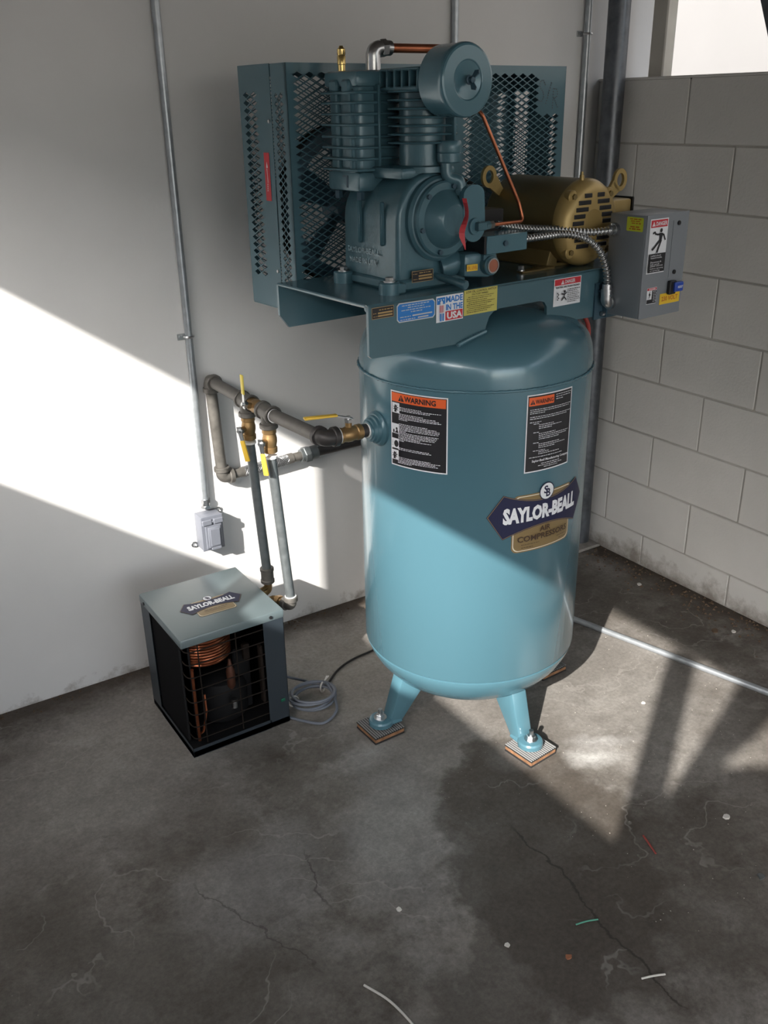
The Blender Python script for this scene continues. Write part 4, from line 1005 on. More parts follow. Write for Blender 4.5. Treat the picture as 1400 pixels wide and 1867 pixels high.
b = B(); b.cyl((0.252, -0.213, 1.262), (0.252, -0.213, 1.246), 0.0125, n=16); b.tube(fillet([(0.252, -0.213, 1.250), (0.253, -0.213, 1.218), (0.268, -0.213, 1.214)], 0.014, 6), 0.0145, 14); b.cyl((0.262, -0.213, 1.214), (0.2695, -0.213, 1.214), 0.017, n=12); b.cyl((0.252, -0.227, 1.236), (0.252, -0.233, 1.236), 0.004, n=8); pieces('conduit_connector', b, STEEL, F2)
b = B(); flexconduit(b, [(0.42, -0.10, 1.36), (0.495, -0.16, 1.335), (0.528, -0.215, 1.285), (0.512, -0.232, 1.235), (0.434, -0.235, 1.212)], 0.0098); obj('flexible_conduit', b, STEEL, AC, 50)
b = B(); b.tube(spline([(0.20, -0.10, 1.20), (0.235, -0.135, 1.19), (0.262, -0.15, 1.15), (0.270, -0.148, 1.09), (0.262, -0.146, 1.04)]), 0.006, 10); obj('drain_hose', b, REDHOSE, AC)

# ---- stickers on the skirt
SM = plane_map((0, -0.1872, 0), (1, 0, 0), (0, 0, 1))
dc = Decal(); dc.rect(-0.469, 1.268, -0.410, 1.2925, PBRONZE); dc.rect(-0.468, 1.269, -0.411, 1.2915, PBLACK); dc.rect(-0.453, 1.272, -0.414, 1.2755, PBRONZE); dc.rect(-0.453, 1.278, -0.414, 1.2815, PBRONZE)
dc.words(-0.450, -0.414, 1.2865, 0.0022, PBRONZE, 61); dc.words(-0.466, -0.455, 1.280, 0.0016, PBRONZE, 62); dc.words(-0.466, -0.455, 1.2735, 0.0016, PBRONZE, 63)
dc.build('nameplate', SM, BED, label='small black and bronze nameplate')
dc = Decal(); dc.poly([(-0.396, 1.251), (-0.300, 1.250), (-0.294, 1.256), (-0.294, 1.286), (-0.300, 1.292), (-0.396, 1.2935), (-0.402, 1.288), (-0.402, 1.257)], PSILVER)
dc.poly([(-0.3945, 1.2535), (-0.3015, 1.2525), (-0.2965, 1.258), (-0.2965, 1.2845), (-0.302, 1.2895), (-0.394, 1.291), (-0.3995, 1.286), (-0.3995, 1.2585)], PBLUE)
for k, (a_, c_) in enumerate(((-.388, -.312), (-.372, -.326), (-.390, -.308), (-.364, -.332))): dc.words(a_, c_, 1.2865 - k * 0.005, 0.0021, PSILVER, 70 + k)
dc.words(-0.394, -0.364, 1.2625, 0.0022, PSILVER, 75); dc.words(-0.394, -0.352, 1.2565, 0.0022, PSILVER, 76); dc.rect(-0.360, 1.2615, -0.304, 1.2645, PSILVER); dc.rect(-0.345, 1.2555, -0.315, 1.2585, PSILVER)
dc.build('data_plate', SM, BED, label='blue metal data plate')
dc = Decal(); x0 = -0.291; dc.rect(x0, 1.236, x0 + 0.080, 1.2945, WHITE); dc.rect(x0 + 0.027, 1.238, x0 + 0.0785, 1.2585, RED); dc.rect(x0 + 0.002, 1.276, x0 + 0.026, 1.291, PBLUE)
dc.text('MADE', x0 + 0.028, 1.278, x0 + 0.078, 1.2915, PBLUE, 0.03); dc.text('IN THE', x0 + 0.028, 1.2605, x0 + 0.078, 1.274, PBLUE, 0.03); dc.text('USA', x0 + 0.031, 1.2405, x0 + 0.0765, 1.2565, WHITE, 0.04)
for k in range(3): dc.ell(x0 + 0.006 + 0.007 * k, 1.286, 0.0016, 0.0018, WHITE, 8)
dc.ell(x0 + 0.014, 1.279, 0.004, 0.005, WHITE, 12)
for k in range(4): dc.rect(x0 + 0.009 + k * 0.003, 1.258, x0 + 0.0105 + k * 0.003, 1.274, RED)
dc.rect(x0 + 0.009, 1.239, x0 + 0.013, 1.256, PBLUE); dc.rect(x0 + 0.016, 1.239, x0 + 0.020, 1.256, PBLUE)
dc.build('origin_sticker', SM, BED, label='white, blue and red MADE IN THE USA sticker')
dc = Decal(); x0 = -0.2085; dc.rect(x0, 1.2405, x0 + 0.103, 1.2975, PYEL); dc.text('LOW OIL CONTROL SWITCH', x0 + 0.006, 1.2905, x0 + 0.099, 1.2955, LBROWN, 0.02); dc.text('FACTORY WIRED', x0 + 0.024, 1.2843, x0 + 0.074, 1.2885, LBROWN, 0.01)
for k in range(9): dc.words(x0 + (0.012 if k % 3 == 0 else 0.007), x0 + 0.094, 1.2810 - k * 0.0043, 0.0014, LBROWN, 80 + k, frac=(1, .9, .72)[k % 3])
dc.build('instruction_label', SM, BED, label='yellow instruction label')
dc = Decal(); x0 = 0.085; dc.rect(x0, 1.222, x0 + 0.097, 1.289, WHITE); dc.rect(x0 + 0.002, 1.2725, x0 + 0.095, 1.2875, RED); tri(dc, x0 + 0.030, 1.2745, 0.010, WHITE, RED); dc.text('DANGER', x0 + 0.038, 1.2755, x0 + 0.074, 1.2845, WHITE, 0.02)
dc.text('ELECTRIC ARC FLASH HAZARD', x0 + 0.006, 1.2655, x0 + 0.091, 1.2702, PBLACK, 0.02)
for k in range(8): dc.words(x0 + 0.047, x0 + 0.092, 1.2605 - k * 0.0044, 0.0017, PBLACK, 90 + k, frac=(1, .8, .95)[k % 3])
dc.ell(x0 + 0.036, 1.257, 0.003, 0.0035, PBLACK, 10); dc.line([(x0 + 0.026, 1.252), (x0 + 0.036, 1.250), (x0 + 0.043, 1.254)], 0.003, PBLACK); dc.line([(x0 + 0.036, 1.252), (x0 + 0.034, 1.243), (x0 + 0.026, 1.236)], 0.003, PBLACK); dc.line([(x0 + 0.035, 1.243), (x0 + 0.042, 1.236)], 0.003, PBLACK)
for k in range(5): dc.ell(x0 + 0.010 + 0.003 * (k % 2), 1.255 - 0.004 * k, 0.0025, 0.0016, PBLACK, 8)
dc.build('danger_label', SM, BED, label='white arc flash label with red heading')

# ---- labels wrapped on the tank
def tank_map(off=0.0): return lambda s, t_, h: ((R0 + h) * math.cos((s + off) / R0), (R0 + h) * math.sin((s + off) / R0), t_)
dc = Decal(); a0, a1, z0, z1 = -0.9245, -0.765, 0.8585, 1.0515
dc.rect(a0, z0, a1, z1, WHITE); dc.rect(a0 + 0.003, z0 + 0.003, a1 - 0.003, z1 - 0.003, PBLACK); dc.rect(a0 + 0.004, 1.0245, a1 - 0.005, 1.0468, ORANGE)
tri(dc, a0 + 0.034, 1.0275, 0.016, PBLACK, ORANGE); dc.text('WARNING', a0 + 0.044, 1.0285, a0 + 0.130, 1.0425, PBLACK, 0.03)
def pict(x, z, kind):
    dc.rect(x, z, x + 0.0235, z + 0.0255, WHITE); cx_, cz_ = x + 0.0125, z + 0.012
    if kind == 'burst':
        for k in range(8):
            an = k * PI / 4 + .3; dc.poly([(cx_ + 0.010 * math.cos(an), cz_ + 0.011 * math.sin(an)), (cx_ + 0.003 * math.cos(an + .7), cz_ + 0.003 * math.sin(an + .7)), (cx_ + 0.003 * math.cos(an - .7), cz_ + 0.003 * math.sin(an - .7))], PBLACK)
        dc.ell(cx_, cz_ + 0.006, 0.003, 0.0035, PBLACK, 10); dc.rect(cx_ - 0.003, cz_ - 0.009, cx_ + 0.003, cz_ + 0.002, PBLACK)
    elif kind == 'head':
        dc.ell(cx_ + 0.003, cz_, 0.007, 0.009, PBLACK, 16)
        for k in range(4): dc.line([(x + 0.002, z + 0.006 + k * 0.004), (x + 0.006, z + 0.007 + k * 0.004)], 0.0007, PBLACK)
    else:
        dc.ell(cx_ + 0.004, cz_ + 0.001, 0.003, 0.0035, PBLACK, 10); dc.poly([(cx_ - 0.002, z + 0.002), (cx_ + 0.010, z + 0.002), (cx_ + 0.006, cz_)], PBLACK); dc.ell(cx_ - 0.005, z + 0.006, 0.0025, 0.005, PBLACK, 10)
for zz, kk in ((0.9965, 'burst'), (0.9445, 'rock'), (0.9065, 'head'), (0.877, 'burst')): pict(a0 + 0.006, zz, kk)
rows = [(1.0150, .55), (1.0115, 1), (1.0080, .75), (0.9990, .62), (0.9955, .9), (0.9920, .95), (0.9885, 1), (0.9850, .25), (0.9740, .7), (0.9705, .9), (0.9670, 1), (0.9635, .97), (0.9600, .95), (0.9565, .22), (0.9530, .95), (0.9495, .92), (0.9460, .9), (0.9425, .88), (0.9390, .55), (0.9355, .8), (0.9320, .15),
        (0.9130, .75), (0.9095, .8), (0.8890, .78), (0.8855, 1), (0.8820, .92), (0.8785, .95), (0.8750, .35)]
for k, (zz, f_) in enumerate(rows): dc.words(a0 + 0.034, a1 - 0.014, zz, 0.0017, WHITE, 100 + k, f_)
dc.words(a1 - 0.030, a1 - 0.007, 0.8645, 0.0013, PSILVER, 140)
dc.build('warning_label', tank_map(), TANK, 0.012, label='black and orange WARNING label with four pictograms')
dc = Decal(); a0, a1, z0, z1 = -0.5755, -0.4335, 0.8565, 1.0535
dc.rect(a0, z0, a1, z1, WHITE); dc.rect(a0 + 0.0028, z0 + 0.003, a1 - 0.0028, z1 - 0.003, PBLACK); dc.rect(a0 + 0.005, 1.026, a0 + 0.077, 1.047, ORANGE); tri(dc, a0 + 0.015, 1.0295, 0.012, PBLACK, ORANGE); dc.text('WARNING', a0 + 0.022, 1.0300, a0 + 0.074, 1.0410, PBLACK, 0.02)
for k in range(3): dc.words(a0 + 0.082, a1 - 0.008, 1.0455 - k * 0.0055, 0.0018, WHITE, 150 + k, (1, .95, .5)[k])
rows = [(1.017, 0, 1), (1.0125, 0, .95), (1.008, 0, .35), (0.999, 0, 1), (0.9945, 0, .9), (0.986, 0, .25), (0.9815, .08, .2), (0.978, .2, .55), (0.9735, .2, .75), (0.969, .2, .5), (0.960, .08, .2), (0.956, .2, .6), (0.9515, .2, .95), (0.947, .2, .9), (0.9425, .2, .7), (0.934, .08, .2), (0.930, .2, .7), (0.9255, .2, .85), (0.921, .2, .6), (0.914, .08, .35), (0.910, .2, .45), (0.9055, .2, .7), (0.898, 0, .8)]
for k, (zz, i_, f_) in enumerate(rows):
    xa = a0 + 0.008 + i_ * 0.125; dc.words(xa, a0 + 0.008 + 0.126 * max(f_, i_ + .12), zz, 0.0018, WHITE, 160 + k)
dc.text('Saylor-Beall Manufacturing Company', a0 + 0.016, 0.8835, a1 - 0.012, 0.8915, WHITE, 0.02)
for k, (p_, q_) in enumerate(((.30, .72), (.24, .78), (.36, .66))): dc.words(a0 + 0.14 * p_, a0 + 0.14 * q_, 0.8795 - k * 0.0048, 0.0018, WHITE, 190 + k)
dc.build('warning_label', tank_map(), TANK, 0.012, label='black WARNING label with small orange heading')

def logo(k, fmap, parent, step, text2=True):
    """the maker's emblem, drawn about (0,0): a pinched navy banner over a gold plate"""
    dc = Decal(); S = lambda pts: [(x * k, y * k) for x, y in pts]
    def plate(e):
        a_, c_, b0, b1, r = -0.0925 - e, 0.0925 + e, -0.1005 - e, 0.0485 + e, 0.016
        pts = []
        for cx_, cy_, q in ((c_ - r, b1 - r, 0), (a_ + r, b1 - r, 1), (a_ + r, b0 + r, 2), (c_ - r, b0 + r, 3)):
            for j in range(6): an = (q + j / 5) * PI / 2; pts.append((cx_ + r * math.cos(an), cy_ + r * math.sin(an)))
        return S(pts)
    dc.poly(plate(0.004), LGOLD); dc.poly(plate(0.0008), LCREAM); dc.poly(plate(-0.0014), LGOLD)
    def banner(e):
        top = [(-0.120 - e * .4 + 0.240 * j / 12 * (1 + e * 6 / 1.0 * 0), 0.030 + e + 0.024 * ((j / 6 - 1) ** 2)) for j in range(13)]
        bot = [(0.120 - 0.240 * j / 12, -0.033 - e - 0.027 * ((j / 6 - 1) ** 2)) for j in range(13)]
        return S(top + [(0.156 + e * 1.3, 0.0)] + bot + [(-0.158 - e * 1.3, 0.0)])
    V_ = banner(0.0)
    for e, m_ in ((0.0036, NAVY), (0.0020, LGOLD), (0.0004, NAVY)):
        pts = banner(e)
        # convex pieces: strips between top and bottom edge
        n_ = 13; top = pts[:13]; bot = pts[14:27]; dc.up()
        q = [top[j] for j in range(13)] + [bot[12 - j] for j in range(13)]
        F = [(j, 13 + j, 13 + j + 1, j + 1) for j in range(12)] + [(0, 26, 13), (12, 25, 27)]
        dc.P.append((q + [pts[27], pts[13]], F, dc.ix(m_), dc.h))
    bend = lambda x, y: (x, y * (1 + 0.9 * (x / (0.12 * k)) ** 2 * 0.12))
    dc.text('SAYLOR-BEALL', -0.121 * k, -0.0205 * k, 0.118 * k, 0.0205 * k, WHITE, 0.055, bend)
    dc.ell(0, 0.052 * k, 0.0238 * k, 0.0238 * k, NAVY); dc.ell(0, 0.052 * k, 0.0212 * k, 0.0212 * k, WHITE)
    dc.text('S', -0.010 * k, 0.046 * k, 0.003 * k, 0.067 * k, NAVY, 0.03); dc.text('B', -0.003 * k, 0.037 * k, 0.011 * k, 0.059 * k, NAVY, 0.03)
    if text2:
        dc.text('AIR', -0.017 * k, -0.0555 * k, 0.018 * k, -0.0405 * k, LBROWN, 0.02); dc.text('COMPRESSORS', -0.081 * k, -0.0755 * k, 0.081 * k, -0.0595 * k, LBROWN, 0.02)
        for j, (p_, q_) in enumerate(((-.070, -.018), (-.070, -.036))): dc.words(p_ * k, q_ * k, (-0.083 - j * 0.008) * k, 0.0016, LBROWN, 200 + j)
        dc.words(0.042 * k, 0.076 * k, -0.0825 * k, 0.0016, LBROWN, 210); dc.words(0.050 * k, 0.076 * k, -0.090 * k, 0.0016, LBROWN, 211)
    else:
        dc.words(-0.06 * k, 0.06 * k, -0.062 * k, 0.0028, LBROWN, 212); dc.words(-0.06 * k, 0.05 * k, -0.078 * k, 0.0016, LBROWN, 213)
    return dc.build('maker_emblem', fmap, parent, step, label='navy and gold maker emblem')
logo(1.0, lambda s, t_, h: tank_map(-0.505)(s, t_ + 0.747, h), TANK, 0.012)

# ================================================================== pads under the feet
def pad(phi, label, rz=0.0):
    c, s = math.cos(phi), math.sin(phi); o = thing('vibration_pad', label, 'pad', (AX[0] + 0.307 * c, AX[1] + 0.307 * s, 0), rz, 'square pads under the compressor feet')
    b = B(); b.box(-0.050, 0.050, -0.050, 0.050, 0.0055, 0.0175, bev=0.001); obj('cork_core', b, CORK, o)
    b = B(); b.box(-0.051, 0.051, -0.051, 0.051, 0.0175, 0.0205)
    obj('rubber_face', b, RUBBER, o, 0)
    b = B(); b.box(-0.051, 0.051, -0.051, 0.051, 0.0, 0.0055, bev=0.001); obj('rubber_base', b, RUBBER, o, 0)
    b = B()
    for k in range(14): x = -0.048 + k * 0.0074; b.box(x - 0.0018, x + 0.0018, -0.0505, 0.0505, 0.0205, 0.0240, bev=0.0006)
    obj('rubber_ribs', b, RIB, o, 0)
pad(math.radians(177), 'square brown ribbed pad under the compressor foot nearest the air dryer', 0.02)
pad(math.radians(268), 'square brown ribbed pad under the compressor foot facing the open floor', 0.10)
pad(math.radians(358), 'square brown ribbed pad under the compressor foot facing the block wall', 0.04)
pad(math.radians(88), 'square brown ribbed pad under the hidden rear compressor foot', 0.03)

# ================================================================== air piping
PX = -1.579
AP = thing('air_piping', 'grey iron pipe run with yellow handled brass valves between compressor tank and white wall', 'pipework', (PX, -0.737, 0.0))
def loc(x, y, z): return (x - PX, y + 0.737, z)
RP = 0.0175
def coupling(bd, p0, p1, r, mi=0): bd.cyl(loc(*p0), loc(*p1), r, n=20, bev=0.002, mi=mi)
def fitting_elbow(p, d0, d1, r=0.0205, arm=0.032, m=IRON):
    bd = B(); p = Vector(p); d0 = Vector(d0); d1 = Vector(d1)
    bd.tube([Vector(loc(*q)) for q in fillet([p + d0 * arm, p, p + d1 * arm], arm * 0.8, 8)], r, 18)
    for d in (d0, d1): bd.cyl(loc(*(p + d * (arm - 0.012))), loc(*(p + d * (arm + 0.004))), r + 0.0045, n=20, bev=0.002)
    return obj('elbow', bd, m, AP)
ZR = 0.930
Yw = -0.032; Yt1, Yt2, Yf = -0.290, -0.424, -0.737
b = B(); b.cyl(loc(PX, Yw, ZR), loc(PX, Yt1, ZR - 0.003), RP, n=20); b.cyl(loc(PX, Yt2, ZR - 0.002), loc(PX, Yf, 0.940), RP, n=20); pieces('main_pipe', b, IRON, AP)
b = B(); b.cyl(loc(PX, Yt1 + 0.03, ZR - 0.003), loc(PX, Yt2 - 0.03, ZR - 0.002), 0.0185, n=20); obj('valve_nipple', b, BRASS, AP)
fitting_elbow((PX, Yw - 0.004, ZR), (0, -1, 0), (0, 0, -1))
b = B(); b.cyl(loc(PX, Yw, ZR - 0.02), loc(PX + 0.012, Yw, 0.635), RP, n=20); obj('drop_pipe', b, IRON, AP)
fitting_elbow((PX + 0.013, Yw, 0.612), (0, 0, 1), (1, 0, 0))
def tee(y, z):
    bd = B(); bd.cyl(loc(PX, y + 0.036, z), loc(PX, y - 0.036, z), 0.0215, n=20); bd.cyl(loc(PX, y, z), loc(PX, y, z - 0.040), 0.0205, n=20)
    for a_, c_ in (((PX, y + 0.036, z), (PX, y + 0.024, z)), ((PX, y - 0.036, z), (PX, y - 0.024, z)), ((PX, y, z - 0.044), (PX, y, z - 0.030))): coupling(bd, a_, c_, 0.0258)
    obj('tee', bd, IRON, AP)
    bd = B()
    bd.cyl(loc(PX, y - 0.036, z), loc(PX, y - 0.0395, z), 0.0192, n=20); bd.cyl(loc(PX, y, z - 0.044), loc(PX, y, z - 0.0475), 0.0185, n=20); pieces('thread_tape', bd, TAPE, AP)
tee(Yt1, ZR - 0.003); tee(Yt2, ZR - 0.002)
def ball_valve(p, d, side, hd, hm=YEL, hl=0.085, kick=0.0):
    """brass ball valve centred at p along d; stem to 'side'; handle pointing along hd"""
    p = Vector(loc(*p)); d = Vector(d); sd = Vector(side); hd = Vector(hd); bd = B()
    bd.lathe([(0.0175, -0.036), (0.0198, -0.034), (0.0198, -0.021), (0.0175, -0.019), (0.0190, -0.010), (0.0202, -0.006), (0.0202, 0.006), (0.0190, 0.010), (0.0175, 0.019), (0.0198, 0.021), (0.0198, 0.034), (0.0175, 0.036)], p, d, 16)
    bd.cyl(p, p + sd * 0.034, 0.0085, n=14)
    v = obj('ball_valve', bd, BRASS, AP)
    bd = B(); bd.hexn(p + sd * 0.030, p + sd * 0.039, 0.0105); bd.cyl(p + sd * 0.039, p + sd * 0.046, 0.0055, n=10)
    w_ = hd.cross(sd).normalized()
    bd.hull8([p + sd * 0.038 - hd * 0.012 - w_ * 0.008, p + sd * (0.038 + kick) + hd * 0.032 - w_ * 0.0062, p + sd * (0.038 + kick) + hd * 0.032 + w_ * 0.0062, p + sd * 0.038 - hd * 0.012 + w_ * 0.008], [p + sd * 0.040 - hd * 0.012 - w_ * 0.008, p + sd * (0.040 + kick) + hd * 0.032 - w_ * 0.0062, p + sd * (0.040 + kick) + hd * 0.032 + w_ * 0.0062, p + sd * 0.040 - hd * 0.012 + w_ * 0.008])
    obj('stem_nut', bd, STEEL, v)
    bd = B(); q = p + sd * (0.039 + kick); k0 = p + sd * (0.039 + kick)
    bd.hull8([k0 + hd * 0.028 - w_ * 0.008 - sd * 0.002, q + hd * (0.028 + hl) - w_ * 0.0085 - sd * 0.003, q + hd * (0.028 + hl) + w_ * 0.0085 - sd * 0.003, k0 + hd * 0.028 + w_ * 0.008 - sd * 0.003], [k0 + hd * 0.028 - w_ * 0.008 + sd * 0.003, q + hd * (0.028 + hl) - w_ * 0.0085 + sd * 0.003, q + hd * (0.028 + hl) + w_ * 0.0085 + sd * 0.003, k0 + hd * 0.028 + w_ * 0.008 + sd * 0.003], bev=0.0022)
    obj('handle', bd, hm, v, label='yellow lever handle')
ball_valve((PX, -0.357, ZR - 0.002), (0, -1, 0), Vector((-0.95, 0.1, 0.3)).normalized(), Vector((0.02, 0.05, 1)).normalized(), YEL2, 0.055)
ball_valve((PX, Yt1, 0.850), (0, 0, -1), Vector((-0.9, -0.42, 0)).normalized(), Vector((0.10, -0.22, -0.97)).normalized(), YEL, 0.062)
ball_valve((PX, Yt2, 0.850), (0, 0, -1), Vector((-0.9, -0.42, 0)).normalized(), Vector((0.05, -0.15, -0.985)).normalized(), YEL, 0.062)
b = B(); b.cyl(loc(PX, Yt1, 0.808), loc(PX, Yt1, 0.802), 0.0182, n=18); b.cyl(loc(PX, Yt2, 0.804), loc(PX, Yt2, 0.798), 0.0182, n=18); pieces('thread_tape', b, TAPE, AP)
XB = -1.552
b = B(); b.cyl(loc(PX, Yt1, 0.806), loc(XB - 0.004, Yt1 - 0.002, 0.385), 0.0142, n=20); pieces('down_pipe', b, GALV, AP)
b = B(); b.cyl(loc(PX, Yt2, 0.802), loc(XB, Yt2 - 0.012, 0.345), 0.0142, n=20); pieces('down_pipe', b, GALV, AP)
b = B(); coupling(b, (XB - 0.004, Yt1 - 0.002, 0.392), (XB - 0.004, Yt1 - 0.002, 0.352), 0.0195); coupling(b, (XB - 0.004, Yt1 - 0.002, 0.396), (XB - 0.004, Yt1 - 0.002, 0.384), 0.0215); coupling(b, (XB - 0.004, Yt1 - 0.002, 0.357), (XB - 0.004, Yt1 - 0.002, 0.345), 0.0215); obj('coupling', b, IRON, AP)
fitting_elbow((XB, Yt2 - 0.012, 0.328), (0, 0, 1), (-0.30, 0.95, 0.0), r=0.0165, arm=0.028)
b = B(); b.cyl(loc(XB, Yt2 - 0.012, 0.356), loc(XB, Yt2 - 0.012, 0.3615), 0.0172, n=18); pieces('thread_tape', b, TAPE, AP)
b = B(); b.tube([Vector(loc(*q)) for q in fillet([(XB - 0.004, Yt1 - 0.002, 0.35), (XB - 0.004, Yt1 - 0.002, 0.315), (-1.616, Yt1 - 0.002, 0.310)], 0.016, 6)], 0.0125, 14); b.hexn(loc(-1.590, Yt1 - 0.002, 0.3105), loc(-1.606, Yt1 - 0.002, 0.3105), 0.016)
b.cyl(loc(XB - 0.012, Yt1 - 0.006, 0.332), loc(XB - 0.040, Yt1 - 0.02, 0.334), 0.007, n=10)
b.tube([Vector(loc(*q)) for q in fillet([(XB - 0.010, Yt2 + 0.018, 0.328), (XB - 0.020, Yt2 + 0.055, 0.326), (-1.616, Yt2 + 0.060, 0.322)], 0.016, 6)], 0.0125, 14); b.hexn(loc(XB - 0.013, Yt2 + 0.030, 0.3275), loc(XB - 0.017, Yt2 + 0.046, 0.3265), 0.017)
pieces('brass_fitting', b, BRASS, AP)
fitting_elbow((PX, Yf, 0.941), (0, 1, 0), (1, 0, 0), m=BLKIRON)
b = B(); b.cyl(loc(PX + 0.034, Yf, 0.941), loc(PX + 0.040, Yf, 0.941), 0.0205, n=18); b.cyl(loc(-1.4605, Yf, 0.939), loc(-1.456, Yf, 0.939), 0.0185, n=18); pieces('thread_tape', b, TAPE, AP)
ball_valve((-1.511, Yf, 0.940), (1, 0, 0), Vector((0, 0, 1)), Vector((-0.97, 0.22, 0.02)).normalized(), YEL, 0.085, kick=0.012)
b = B(); b.cyl(loc(-1.480, Yf, 0.940), loc(-1.400, Yf, 0.939), 0.0172, n=20); obj('close_nipple', b, BLKIRON, AP)
# braided hose back along the wall to the steel pipe behind the tank
b = B(); b.cyl(loc(PX + 0.04, Yw, 0.612), loc(-1.500, Yw - 0.002, 0.614), 0.0145, n=16); b.cyl(loc(-1.335, Yw, 0.622), loc(-1.27, Yw, 0.624), 0.0150, n=16); b.cyl(loc(-1.505, Yw, 0.614), loc(-1.490, Yw, 0.614), 0.0165, n=16); b.cyl(loc(-1.335, Yw, 0.622), loc(-1.315, Yw, 0.623), 0.0175, n=16); pieces('hose_end', b, IRON, AP)
P = resample([Vector(loc(-1.492, Yw, 0.614)), Vector(loc(-1.333, Yw, 0.622))], 0.0022)
b = B(); b.tube([P[0], P[-1]], 0.0150, 16); HOSE = obj('braided_hose', b, BLKIRON, AP)
b = B(); d_ = (P[-1] - P[0]).normalized(); x_ = Vector((0, 0, 1)); x_ = (x_ - d_ * x_.dot(d_)).normalized(); y_ = d_.cross(x_); ln_ = (P[-1] - P[0]).length
for sg in (-1, 1):
    for k in range(10):
        b.tube([P[0] + d_ * (ln_ * q / 44) + (x_ * math.cos(2 * PI * k / 10 + sg * q * 0.36) + y_ * math.sin(2 * PI * k / 10 + sg * q * 0.36)) * (0.0157 + 0.0005 * sg * (1 if (q + k) % 2 else -1)) for q in range(45)], 0.0016, 5)
obj('wire_braid', b, BRAID, HOSE, kind='stuff')
b = B(); b.hexn(loc(-1.275, Yw, 0.624), loc(-1.250, Yw, 0.625), 0.028); b.cyl(loc(-1.250, Yw, 0.625), loc(-1.225, Yw, 0.626), 0.0235, n=20); b.cyl(loc(-1.285, Yw, 0.624), loc(-1.275, Yw, 0.624), 0.0215, n=20); obj('union', b, GALV, AP)
b = B(); b.cyl(loc(-1.226, Yw, 0.626), loc(-0.70, Yw, 0.635), 0.0165, n=20); obj('far_pipe', b, BLKIRON, AP)

# ================================================================== air dryer
DX0, DX1, DY0, DY1, DZ = -1.932, -1.626, -0.531, -0.212, 0.385
DR = thing('air_dryer', 'small dark refrigerated air dryer with grey-green lid on the floor by the white wall', 'air dryer', ((DX0 + DX1) / 2, (DY0 + DY1) / 2, 0))
W2, D2 = (DX1 - DX0) / 2, (DY1 - DY0) / 2
b = B(); b.box(-W2, W2, -D2, D2, 0.0, 0.022, bev=0.002); obj('base_pan', b, DRYBLK, DR)
b = B(); b.box(-W2 - 0.002, W2 + 0.002, -D2 - 0.002, D2 + 0.002, DZ - 0.027, DZ, bev=0.004, seg=2); LID = obj('lid', b, DRYLID, DR, 38)
b = B()
for x, y, dx, dy in ((W2 - 0.04, -D2 - 0.002, 0, -1), (-W2 - 0.002, D2 - 0.04, -1, 0)): b.cyl((x, y, DZ - 0.014), (x + dx * 0.003, y + dy * 0.003, DZ - 0.014), 0.005, n=10)
pieces('lid_screw', b, BLACK, LID)
logo(0.585, plane_map((-1.780 - (DX0 + DX1) / 2, -0.385 - (DY0 + DY1) / 2, DZ), (1, -0.02, 0), (0.02, 1, 0)), LID, None, False)
b = B(); b.box(W2 - 0.064, W2, -D2, -D2 + 0.0015, 0.004, DZ - 0.026); b.box(W2 - 0.0015, W2, -D2, D2, 0.004, DZ - 0.026); obj('side_panel', b, DRYFR, DR, 0)
b = B(); b.box(-W2, -W2 + 0.0015, D2 - 0.070, D2, 0.010, DZ - 0.026); b.box(-W2, W2, D2 - 0.0015, D2, 0.004, DZ - 0.026); b.box(-W2, -W2 + 0.0015, -D2, D2 - 0.07, 0.0, 0.030); b.box(-W2, W2 - 0.06, -D2, -D2 + 0.0015, 0.0, 0.030); obj('back_panel', b, DRYFR, DR, 0)
# condenser: a dark finned coil over the left side
b = B()
for k in range(46): y = -D2 + 0.045 + k * 0.0046; b.box(-W2 + 0.006, -W2 + 0.036, y, y + 0.0012, 0.03, DZ - 0.04)
b.box(-W2 + 0.012, -W2 + 0.030, -D2 + 0.045, D2 - 0.07, 0.03, DZ - 0.04)
obj('condenser', b, DRYBLK, DR, 0)
# wire cage, wrapping the corner
for k in range(8):
    z = 0.052 + k * 0.0405
    b = B(); b.tube(fillet([(W2 - 0.06, -D2 + 0.006, z), (-W2 + 0.012, -D2 + 0.006, z), (-W2 + 0.012, -D2 + 0.05, z)], 0.030, 8), 0.0018, 8); obj('cage_wire', b, WIRE, DR)
for x in (-W2 + 0.048, -W2 + 0.16):
    b = B(); b.cyl((x, -D2 + 0.009, 0.03), (x, -D2 + 0.009, DZ - 0.03), 0.0021, n=8); obj('cage_wire', b, WIRE, DR)
b = B()
CCX, CCY = -W2 + 0.096, -D2 + 0.098
pts = [(CCX + (0.074 + 0.0) * math.cos(2 * PI * k / 36), CCY + 0.074 * math.sin(2 * PI * k / 36), 0.262 + 0.0088 * k / 36) for k in range(36 * 11)]
b.tube(pts, 0.0040, 8); obj('copper_coil', b, DCOP, DR)
b = B(); b.cyl((-W2 + 0.032, -D2 + 0.028, 0.03), (-W2 + 0.032, -D2 + 0.028, 0.268), 0.0045, n=10); b.tube(fillet([(-W2 + 0.032, -D2 + 0.03, 0.05), (-W2 + 0.05, -D2 + 0.04, 0.045), (-W2 + 0.065, -D2 + 0.04, 0.11), (-W2 + 0.068, -D2 + 0.05, 0.16)], 0.02), 0.0035, 8); obj('copper_riser', b, DCOP, DR)
b = B(); b.lathe([(0.0, 0.025), (0.07, 0.025), (0.078, 0.04), (0.078, 0.12), (0.068, 0.150), (0.04, 0.165), (0.0, 0.168)], (0.0, -0.02, 0), (0, 0, 1), 28); obj('compressor_pot', b, DRYBLK, DR)
